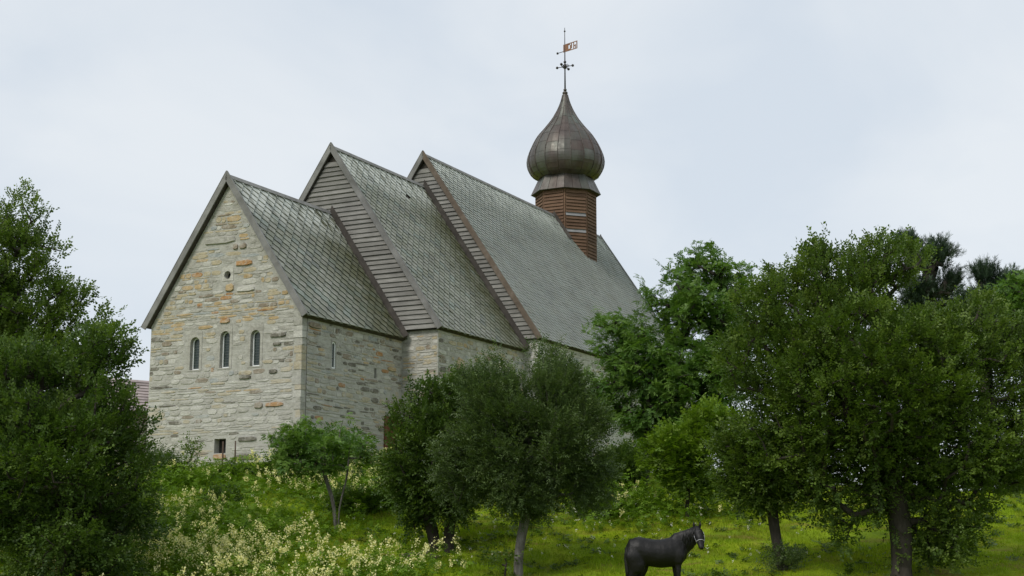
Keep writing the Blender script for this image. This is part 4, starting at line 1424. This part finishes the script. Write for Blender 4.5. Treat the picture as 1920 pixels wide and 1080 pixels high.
make_tree('bush', 'grassy tuft of a bush round the foot of the small leaning tree', 'bush', (7.21, 39.6), 0.03,
          lobes=[(-0.02, 0, 0.22, 0.25, 0.23, 0.13)],
          kind='willow', n_cl=60, sep=0.16, n_spr=22, spread=0.17, seed=24, shoots=0.3, clear=0)
make_tree('bush', 'sprouting bush at the foot of the pale leaning trunk', 'bush', (-0.21, 39.3), 0.03,
          lobes=[(-0.03, 0, 0.53, 0.09, 0.09, 0.14), (0.24, 0, 0.36, 0.07, 0.07, 0.06)],
          kind='deep', n_cl=36, sep=0.16, n_spr=22, spread=0.17, seed=25, shoots=0.3, clear=0)
make_tree('bush', 'leafy bush at the left corner of the front stone wall', 'bush', (-12.36, 52.5), 0.03,
          lobes=[(-0.12, 0, 0.49, 0.37, 0.34, 0.37), (0.46, 0, 0.2, 0.37, 0.34, 0.22)],
          kind='willow', n_cl=90, sep=0.16, n_spr=22, spread=0.17, seed=26, shoots=0.3, clear=0)
make_tree('bush', 'broad green bush against the front stone wall under the dark stone', 'bush', (-9.30, 52.8), 0.03,
          lobes=[(-0.29, 0, 0.06, 0.84, 0.79, 0.19), (0.75, 0, 0.16, 0.56, 0.52, 0.26)],
          kind='deep', n_cl=120, sep=0.16, n_spr=22, spread=0.17, seed=27, shoots=0.3, clear=0)
make_tree('bush', 'green bush at the right corner of the front stone wall behind the rowan', 'bush', (-7.54, 52.5), 0.03,
          lobes=[(-0.01, 0, 0.08, 0.74, 0.7, 0.33), (0.94, 0, -0.11, 0.65, 0.61, 0.29)],
          kind='deep', n_cl=120, sep=0.16, n_spr=22, spread=0.17, seed=28, shoots=0.3, clear=0)
make_tree('bush', 'low leafy bush on the bank left of the horse', 'bush', (2.86, 47), 0.03,
          lobes=[(-0.16, 0, 0.12, 0.64, 0.6, 0.24), (0.84, 0, -0.04, 0.47, 0.44, 0.17)],
          kind='broad', n_cl=120, sep=0.16, n_spr=22, spread=0.17, seed=29, shoots=0.3, clear=0)
make_tree('bush', 'thin young shoot before the wall, left of the square hole', 'bush', (-11.59, 53), 0.03,
          lobes=[(0.06, 0, 0.86, 0.08, 0.07, 0.26), (-0.09, 0, 0.38, 0.11, 0.11, 0.19)],
          kind='broad', n_cl=24, sep=0.16, n_spr=22, spread=0.17, seed=30, shoots=0.3, clear=0)
make_tree('bush', 'dark bush on the grassy crest at the right edge, under the low boughs', 'bush', (17.35, 52), 0.03,
          lobes=[(-0.04, 0, 0.71, 0.74, 0.69, 0.64), (-0.99, 0, 0.43, 0.55, 0.51, 0.4), (0.81, 0, 0.9, 0.55, 0.51, 0.74)],
          kind='broad', n_cl=150, sep=0.16, n_spr=22, spread=0.17, seed=31, shoots=0.3, clear=0)

# ------------------------------------------------------------------ grass and meadow
def blades(n, xr, yr, hr, wd, seed, dens=None, lean=.35):
    r = np.random.default_rng(seed)
    y = r.uniform(*yr, n); x = r.uniform(*xr, n)
    fr = np.abs(x) < y * .36 + 1.0
    x, y = x[fr], y[fr]
    if dens is not None:
        k = r.random(len(x)) < dens(x, y); x, y = x[k], y[k]
    z = ground_z(x, y)
    n = len(x)
    h = r.uniform(*hr, n) * (.6 + .8 * vnoise(x, y, 1.7, 21))
    a = r.uniform(0, 6.283, n); b_ = r.uniform(0, 6.283, n)
    ln = h * r.uniform(.1, lean * 2, n)
    w = wd * r.uniform(.6, 1.3, n)
    P = np.stack([x, y, z - .01], -1)
    s = np.stack([np.cos(a) * w, np.sin(a) * w, np.zeros(n)], -1)
    tp = np.stack([np.cos(b_) * ln, np.sin(b_) * ln, h], -1)
    V = np.stack([P - s, P + s, P + tp], 1).reshape(-1, 3)
    return V, x, y, r


M_GRASS = leaf_mat('grass blades', (.130, .215, .009), (.220, .340, .011), (.320, .415, .017), .38, .6, .15)
nt = M_GRASS.node_tree; t = NT(nt)
b = nt.nodes['Principled BSDF']
base_c = b.inputs['Base Color'].links[0].from_socket
wn_ = t.math('MULTIPLY', t.ramp(t.noise(coords(t, None, (.55, 1.7, 1)), 1.0, 6, .66), [(.46, 0.0), (.62, 1.0)]), .6)
t.l(t.mix(wn_, base_c, (.21, .15, .03)), b.inputs['Base Color'])
def lawn_thick(x, y):
    # worn, trodden places stay thin
    w = vnoise(x, y * 1.8, 1.5, 61) * .6 + vnoise(x, y * 1.8, .5, 62) * .4
    return np.clip((w - .30) * 5, .12, 1)


V, x, y, r_ = blades(620000, (-17, 22), (32, 57), (.03, .10), .012, 51, lawn_thick)
tn = np.clip(.02 + .55 * vnoise(x, y, 2.3, 31) + .40 * vnoise(x, y, .5, 33) + r_.normal(0, .12, len(x)) + .16 * np.clip((x - 4) / 8, 0, 1), 0, 1)
V2, x2, y2, r_ = blades(160000, (-17, 22), (32, 57), (.12, .26), .011, 52, lambda x, y: (vnoise(x, y, .8, 63) * .6 + vnoise(x, y, 2.4, 64) * .5 > .60) * (.5 + .5 * (x < 4)))
tn2 = np.clip(r_.normal(.35, .15, len(x2)), 0, 1)
V = np.concatenate([V, V2]); tn = np.concatenate([tn, tn2])
tag(link('grass', np_mesh('grass', V, len(V) // 3, 3, np.repeat(tn, 3)), None, M_GRASS), 'short bright green grass on the slope', kind='stuff')


# ------------------------------------------------------------------ tall meadow herbs with cream flowers
def meadow_mask(x, y):
    """how thick the tall herbs stand"""
    a = np.exp(-(((x + 9.2 + (y - 40) * .12) / 3.4) ** 2)) * np.clip((y - 34) / 3, 0, 1) * (y < 47)
    b_ = np.exp(-(((y - 51.5 - .10 * (x + 8)) / 2.2) ** 2)) * (x < -3.4) * (x > -15)
    c_ = 1.0 * np.exp(-(((x - 3.9) / 2.0) ** 2)) * np.exp(-(((y - 47.0) / 2.2) ** 2))
    d_ = .75 * np.exp(-(((x + 5.0) / 1.9) ** 2)) * np.exp(-(((y - 48.2) / 2.0) ** 2))
    e_ = .8 * np.exp(-(((x + 3.6) / 1.5) ** 2)) * np.exp(-(((y - 38.3) / 1.6) ** 2))
    m = np.maximum.reduce([a, b_, c_, d_, e_])
    return m * np.clip(.35 + 1.1 * vnoise(x, y, 1.9, 41), 0, 1)


r_ = np.random.default_rng(77)
n = 16000
x = r_.uniform(-17, 8, n); y = r_.uniform(34, 55, n)
k = (r_.random(n) < meadow_mask(x, y) * .8) & (np.abs(x) < y * .36 + 1)
x, y = x[k], y[k]; z = ground_z(x, y); n = len(x)
hgt = r_.uniform(.35, 1.0, n) * np.clip(.7 + .5 * vnoise(x, y, 2.2, 44), .6, 1.2)
lp, ldir, lt, st_pts = [], [], [], MB()
pos, dirs, tint, scl = [], [], [], []
for q in range(9):
    s = r_.random(n) * .92 + .04
    a = r_.uniform(0, 6.283, n)
    pos.append(np.stack([x + .05 * np.cos(a), y + .05 * np.sin(a), z + hgt * s], -1))
    dirs.append(np.stack([np.cos(a), np.sin(a), r_.uniform(-.1, .9, n)], -1))
    tint.append(np.clip(.25 + .4 * s + r_.normal(0, .15, n), 0, 1)); scl.append(r_.uniform(.6, 1.15, n))
V, T = scatter_sprigs(r_, 'maple', np.concatenate(pos), np.concatenate(dirs), np.concatenate(scl) * .72, np.concatenate(tint), .5)
M_HERB = leaf_mat('meadow herb leaves', (.072, .150, .013), (.128, .235, .017), (.205, .305, .028), .36, .6, .2)
tag(link('meadow_herbs', np_mesh('meadow_herbs', V, len(V) // 4, 4, T), None, M_HERB), 'tall leafy meadow herbs below the church wall', kind='stuff')
# flower heads: loose cream panicles
fl_p = .46 * np.clip((vnoise(x, y, 1.5, 48) * .7 + vnoise(x, y, 4.0, 49) * .4 - .44) * 4.5, .06, 1) * np.where(x > -1, .16, 1) * np.where((y > 43.5) & (y < 48.5), .5, 1) * np.where(y < 41.8, 2.1, 1)
fk = r_.random(n) < fl_p * 1.25
fx, fy, fz = x[fk], y[fk], z[fk] + hgt[fk]
nf = len(fx)
per = 30
base = np.repeat(np.stack([fx, fy, fz], -1), per, 0)
sz = np.repeat(r_.uniform(.6, 1.25, nf), per)
o3 = r_.normal(0, 1, (nf * per, 3)) * np.array([.045, .045, .07]) * sz[:, None]
P = base + o3
u = norm(r_.normal(0, 1, P.shape)); w_ = norm(np.cross(u, r_.normal(0, 1, P.shape)))
s = (.022 * r_.uniform(.7, 1.3, len(P)))[:, None]
V = np.stack([P - u * s, P + w_ * s, P + u * s, P - w_ * s], 1).reshape(-1, 3)
T = np.repeat(np.clip(r_.normal(.5, .25, len(P)), 0, 1), 4)
M_FLOWER = leaf_mat('cream petals', (.64, .60, .24), (.80, .76, .38), (.85, .82, .52), .3, .8, .1)
tag(link('meadow_flowers', np_mesh('meadow_flowers', V, len(V) // 4, 4, T), None, M_FLOWER), 'cream flower heads over the tall meadow herbs', kind='stuff')
# low broad-leaved weeds in the turf
n = 3600
x = r_.uniform(-14, 20, n); y = r_.uniform(33, 54, n)
k = (r_.random(n) < np.clip((vnoise(x, y, 1.3, 71) - .35) * 2.5, .03, 1)) & (np.abs(x) < y * .36 + 1)
x, y = x[k], y[k]; n = len(x); per = 6
a = r_.uniform(0, 6.283, n * per)
P = np.repeat(np.stack([x, y, ground_z(x, y) + .04], -1), per, 0) + r_.normal(0, .06, (n * per, 3)) * np.array([1, 1, .3])
V, T = scatter_sprigs(r_, 'maple', P, np.stack([np.cos(a), np.sin(a), r_.uniform(.1, .8, n * per)], -1), r_.uniform(.35, .75, n * per), np.clip(r_.normal(.3, .2, n * per), 0, 1), .4)
tag(link('turf_weeds', np_mesh('turf_weeds', V, len(V) // 4, 4, T), None, LEAF['broad']), 'low broad leaved weeds among the short grass', kind='stuff')
# scattered white flowers in the grass
n = 420
x = r_.uniform(-9, 9, n); y = r_.uniform(40, 50, n)
z = ground_z(x, y)
k = (r_.random(n) < .75 * np.exp(-((x - 3.2) / 3.4) ** 2) + .35)
x, y, z = x[k], y[k], z[k]; n = len(x); per = 8
P = np.repeat(np.stack([x, y, z + r_.uniform(.15, .5, n)], -1), per, 0) + r_.normal(0, .022, (n * per, 3))
u = norm(r_.normal(0, 1, P.shape)); w_ = norm(np.cross(u, r_.normal(0, 1, P.shape)))
V = np.stack([P - u * .016, P + w_ * .016, P + u * .016, P - w_ * .016], 1).reshape(-1, 3)
M_WHITE = leaf_mat('white petals', (.6, .6, .5), (.72, .72, .62), (.8, .8, .74), .2, .8, .1)
tag(link('white_flowers', np_mesh('white_flowers', V, len(V) // 4, 4, np.repeat(r_.random(len(P)), 4)), None, M_WHITE), 'small white flowers dotted over the bank', kind='stuff')

# ------------------------------------------------------------------ stakes by the wall, log
m_stake, nt, b = new_mat('old stake')
b.inputs['Base Color'].default_value = (.07, .045, .03, 1); b.inputs['Roughness'].default_value = .9
for (sx, sy, lab) in ((-10.55, 53.9, 'thin dark stake by the stone wall under the orange stone'), (-10.10, 53.9, 'thin dark stake by the stone wall under the long black stone')):
    sm_ = MB(); z0 = gz(sx, sy)
    sm_.tube([(0, 0, -.05), (.01, 0, .6), (.0, .01, 1.22)], [.035, .03, .026], 7)
    o = sm_.build('stake', m_stake); o.location = (sx, sy, z0); tag(o, lab, 'stake', 'stakes by the church wall')
lx, ly = -2.55, 41.2
lg = MB()
lg.tube([(-.55, .1, .08), (-.2, .03, .10), (.25, -.03, .085), (.6, -.12, .05)], [.07, .10, .09, .05], 9)
lg.tube([(.1, 0, .12), (.28, .1, .24)], [.04, .02], 6)
o = lg.build('log', BARK['dark']); o.location = (lx, ly, gz(lx, ly)); tag(o, 'fallen dark branch lying in the grass beside the cream flowers', 'log')

# ------------------------------------------------------------------ horse
def build_horse():
    """x: head end, y: away from the viewer, z: up; continuous skin from swept ellipses, fused by remeshing"""
    mb = MB()
    def sweep(pts, n=14):
        # pts: (x,y,z, half thickness across y, half thickness in the x-z plane)
        P = [Vector(p[:3]) for p in pts]
        fine, rr = [], []
        for i in range(len(P) - 1):
            for s in np.linspace(0, 1, 7, endpoint=False):
                fine.append(P[i].lerp(P[i + 1], s))
                s2 = s * s * (3 - 2 * s)
                rr.append((pts[i][3] * (1 - s2) + pts[i + 1][3] * s2, pts[i][4] * (1 - s2) + pts[i + 1][4] * s2))
        fine.append(P[-1]); rr.append(pts[-1][3:5])
        # smooth the path a little
        for _ in range(3):
            fine = [fine[0]] + [(fine[i - 1] + fine[i] * 2 + fine[i + 1]) / 4 for i in range(1, len(fine) - 1)] + [fine[-1]]
        base = len(mb.v)
        for i, p in enumerate(fine):
            d = (fine[min(i + 1, len(fine) - 1)] - fine[max(i - 1, 0)]).normalized()
            yv = Vector((0, 1, 0)); yv = (yv - d * yv.dot(d))
            if yv.length < .2: yv = Vector((1, 0, 0)) - d * d.x
            yv.normalize(); s = d.cross(yv)
            for k in range(n):
                a = 2 * math.pi * k / n
                mb.v.append(tuple(p + yv * (rr[i][0] * math.cos(a)) + s * (rr[i][1] * math.sin(a))))
        for i in range(len(fine) - 1):
            for k in range(n):
                a = base + i * n + k; b_ = base + i * n + (k + 1) % n
                mb.f.append((a, b_, b_ + n, a + n)); mb.m.append(0); mb.sm.append(True)
        mb.f.append(tuple(base + k for k in range(n - 1, -1, -1))); mb.m.append(0); mb.sm.append(True)
        e = base + (len(fine) - 1) * n
        mb.f.append(tuple(e + k for k in range(n))); mb.m.append(0); mb.sm.append(True)
    # trunk from rump to chest
    sweep([(.02, 0, 1.10, .10, .14), (.12, 0, 1.105, .22, .28), (.32, 0, 1.125, .28, .325), (.62, 0, 1.06, .295, .335), (.88, 0, 1.04, .30, .345),
           (1.10, 0, 1.075, .27, .355), (1.22, 0, 1.10, .24, .345), (1.38, 0, 1.09, .20, .27), (1.49, 0, 1.09, .13, .17)], 20)
    # croup, thighs, shoulders
    for s in (-1, 1):
        sweep([(.16, .13 * s, 1.22, .10, .14), (.20, .15 * s, .98, .15, .23), (.26, .15 * s, .78, .13, .215), (.26, .14 * s, .60, .10, .17)])
        sweep([(1.22, .14 * s, 1.26, .07, .12), (1.27, .16 * s, 1.02, .10, .17), (1.27, .15 * s, .82, .085, .12)])
    # neck up to the poll; the head turns to the viewer
    sweep([(1.10, 0, 1.20, .16, .22), (1.30, 0, 1.25, .16, .31), (1.48, -.02, 1.36, .125, .265), (1.63, -.05, 1.48, .105, .20), (1.73, -.08, 1.565, .09, .135)], 18)
    hd = [(1.73, -.06, 1.60, .09, .11), (1.765, -.14, 1.545, .118, .125), (1.785, -.23, 1.43, .116, .12), (1.80, -.30, 1.31, .085, .092), (1.81, -.355, 1.205, .07, .076), (1.81, -.38, 1.15, .062, .06)]
    sweep(hd, 16)
    for s in (-1, 1):   # cheeks
        mb.ball((1.765 + .035 * s, -.16, 1.46), (.055, .085, .10), 12, 8)
    # legs: fore (near, far), hind (near, far)
    def fore(x, y, dx):
        sweep([(x, y, .90, .085, .11), (x + dx * .2, y, .70, .062, .075), (x + dx * .45, y, .50, .05, .055), (x + dx * .5, y, .46, .055, .06), (x + dx * .6, y, .40, .042, .045),
               (x + dx * .9, y, .18, .035, .038), (x + dx, y, .13, .045, .05), (x + dx + .03, y, .08, .04, .045), (x + dx + .05, y, .035, .055, .065), (x + dx + .05, y, .0, .06, .075)], 12)
    def hind(x, y, dx):
        sweep([(x + .03, y, .84, .11, .18), (x + .01, y, .68, .095, .15), (x - .02 + dx, y, .56, .075, .12), (x - .09 + dx, y, .48, .05, .06), (x - .06 + dx, y, .38, .042, .045),
               (x - .03 + dx, y, .19, .037, .04), (x - .02 + dx, y, .13, .045, .05), (x + .02 + dx, y, .08, .04, .045), (x + .04 + dx, y, .035, .055, .065), (x + .04 + dx, y, .0, .06, .075)], 12)
    fore(1.27, -.13, .0); fore(1.21, .13, .03)
    hind(.19, -.13, -.0); hind(.40, .13, .0)
    me = mb.data('horse_raw')
    o = bpy.data.objects.new('horse_raw', me); COL.objects.link(o)
    md = o.modifiers.new('r', 'REMESH'); md.mode = 'VOXEL'; md.voxel_size = .02; md.use_smooth_shade = True
    md = o.modifiers.new('s', 'SMOOTH'); md.factor = .6; md.iterations = 7
    dg = bpy.context.evaluated_depsgraph_get()
    me2 = bpy.data.meshes.new_from_object(o.evaluated_get(dg))
    bpy.data.objects.remove(o)
    me2.polygons.foreach_set('use_smooth', [True] * len(me2.polygons))
    me2.materials.clear()
    return me2


m_coat, nt, b = new_mat('black coat')
t = NT(nt); v = coords(t)
t.l(t.ramp(t.noise(v, 3, 4), [(.3, (.004, .0036, .004)), (.7, (.0085, .0075, .007))]), b.inputs['Base Color'])
b.inputs['Roughness'].default_value = .5; b.inputs['Specular IOR Level'].default_value = .3
t.bump(b, t.noise(coords(t, None, (1, 1, .6)), 6, 5, .6), .5, .05)
m_mane, nt, b = new_mat('black mane')
b.inputs['Base Color'].default_value = (.005, .0045, .0045, 1); b.inputs['Roughness'].default_value = .6
m_halter, nt, b = new_mat('pale halter strap')
b.inputs['Base Color'].default_value = (.34, .34, .37, 1); b.inputs['Roughness'].default_value = .6
m_eye, nt, b = new_mat('dark eye')
b.inputs['Base Color'].default_value = (.01, .008, .006, 1); b.inputs['Roughness'].default_value = .1
m_hoof, nt, b = new_mat('hoof')
b.inputs['Base Color'].default_value = (.03, .027, .024, 1); b.inputs['Roughness'].default_value = .6

HX, HY = 2.77, 36.5
horse = empty('horse', (HX, HY, gz(HX + .75, HY) - .02), R(0))
tag(horse, 'black horse standing side on in the grass with its head turned and a pale halter', 'horse')
body = link('body', build_horse(), horse, m_coat)
# mane: strands falling over the near side of the crest, forelock
mn = MB(); rh = random.Random(4)
crest = [(1.16, 0, 1.43), (1.32, -.01, 1.50), (1.48, -.03, 1.58), (1.60, -.06, 1.635), (1.70, -.08, 1.675), (1.755, -.10, 1.69)]
for i in range(len(crest) - 1):
    for q in range(22):
        p = Vector(crest[i]).lerp(Vector(crest[i + 1]), rh.random())
        s = -1 if rh.random() < .7 else 1
        L = rh.uniform(.18, .46)
        p1 = p + Vector((rh.uniform(-.04, .02), s * rh.uniform(.07, .11), -L * .35)); p2 = p + Vector((rh.uniform(-.07, .02), s * rh.uniform(.12, .16), -L))
        mn.tube([p + Vector((0, 0, -.02)), p + Vector((0, s * .04, .012)), p1, p2], [.022, .024, .02, .004], 4)
for q in range(8):
    p = Vector((1.755 + rh.uniform(-.03, .03), -.13, 1.685)); mn.tube([p, p + Vector((.0, -.07, -.05)), p + Vector((rh.uniform(-.02, .02), -.15, -.2))], [.014, .014, .003], 4)
mn.build('mane', m_mane, horse)
tl = MB()
for q in range(26):
    y0 = rh.uniform(-.035, .035); e = rh.uniform(-.05, .05)
    tl.tube([(.06, y0 * .5, 1.25), (.02, y0, 1.17), (.0 + e * .2, y0 * 1.4, .92), (.03 + e * .6, y0 * 1.8, .62), (.05 + e, y0 * 1.6, rh.uniform(.3, .48))], [.026, .03, .03, .022, .004], 4)
tl.build('tail', m_mane, horse)
er = MB()
for s in (-1, 1):
    bx_, by_, bz_ = 1.745 + .062 * s, -.09, 1.66
    er.mesh([(bx_ - .03, by_ - .012, bz_), (bx_ + .03, by_ - .012, bz_), (bx_, by_ + .03, bz_), (bx_ - .034 + .012 * s, by_ - .02, bz_ + .075), (bx_ + .034 + .012 * s, by_ - .02, bz_ + .075), (bx_ + .012 * s, by_ + .02, bz_ + .07), (bx_ + .018 * s, by_ - .005, bz_ + .165)],
            [(0, 1, 4, 3), (1, 2, 5, 4), (2, 0, 3, 5), (3, 4, 6), (4, 5, 6), (5, 3, 6)])
    eo = er.build('ear', m_coat, horse); er = MB()
    ey = MB(); ey.ball((1.772 + .108 * s, -.20, 1.50), .022, 8, 6); ey.build('eye', m_eye, horse)
    ns = MB(); ns.ball((1.81 + .04 * s, -.412, 1.18), (.012, .010, .018), 8, 6); ns.build('nostril', m_eye, horse)
ht = MB()
def strap(c, ax, ay, rx, ry, w=.013, n=22):
    c = Vector(c); ax = Vector(ax).normalized(); ay = Vector(ay).normalized()
    ht.tube([c + ax * (rx * math.cos(2 * math.pi * k / n)) + ay * (ry * math.sin(2 * math.pi * k / n)) for k in range(n + 1)], w, 5)
strap((1.80, -.335, 1.30), (1, 0, 0), (0, -.78, -.6 + .02), .092, .0, .001)
ht = MB()
hdir = Vector((.05, -.5, -.86)).normalized(); hs_ = Vector((1, 0, 0)); hn = hdir.cross(hs_).normalized()
strap((1.797, -.292, 1.325), hs_, hn, .096, .104, .010)
strap((1.772, -.12, 1.545), hs_, Vector((0, -.9, .3)), .117, .132, .007)
for s in (-1, 1):
    ht.tube([(1.772 + .120 * s, -.145, 1.56), (1.785 + .120 * s, -.22, 1.45), (1.797 + .098 * s, -.292, 1.325)], .009, 5)
ht.build('halter', m_halter, horse)
for x0, y0 in ((1.32, -.13), (1.29, .13), (.22, -.13), (.46, .13)):
    hf = MB(); hf.tube([(x0 + .012, y0, -.005), (x0, y0, .03), (x0 - .02, y0, .075)], [.084, .078, .062], 12)
    hf.build('hoof', m_hoof, horse)
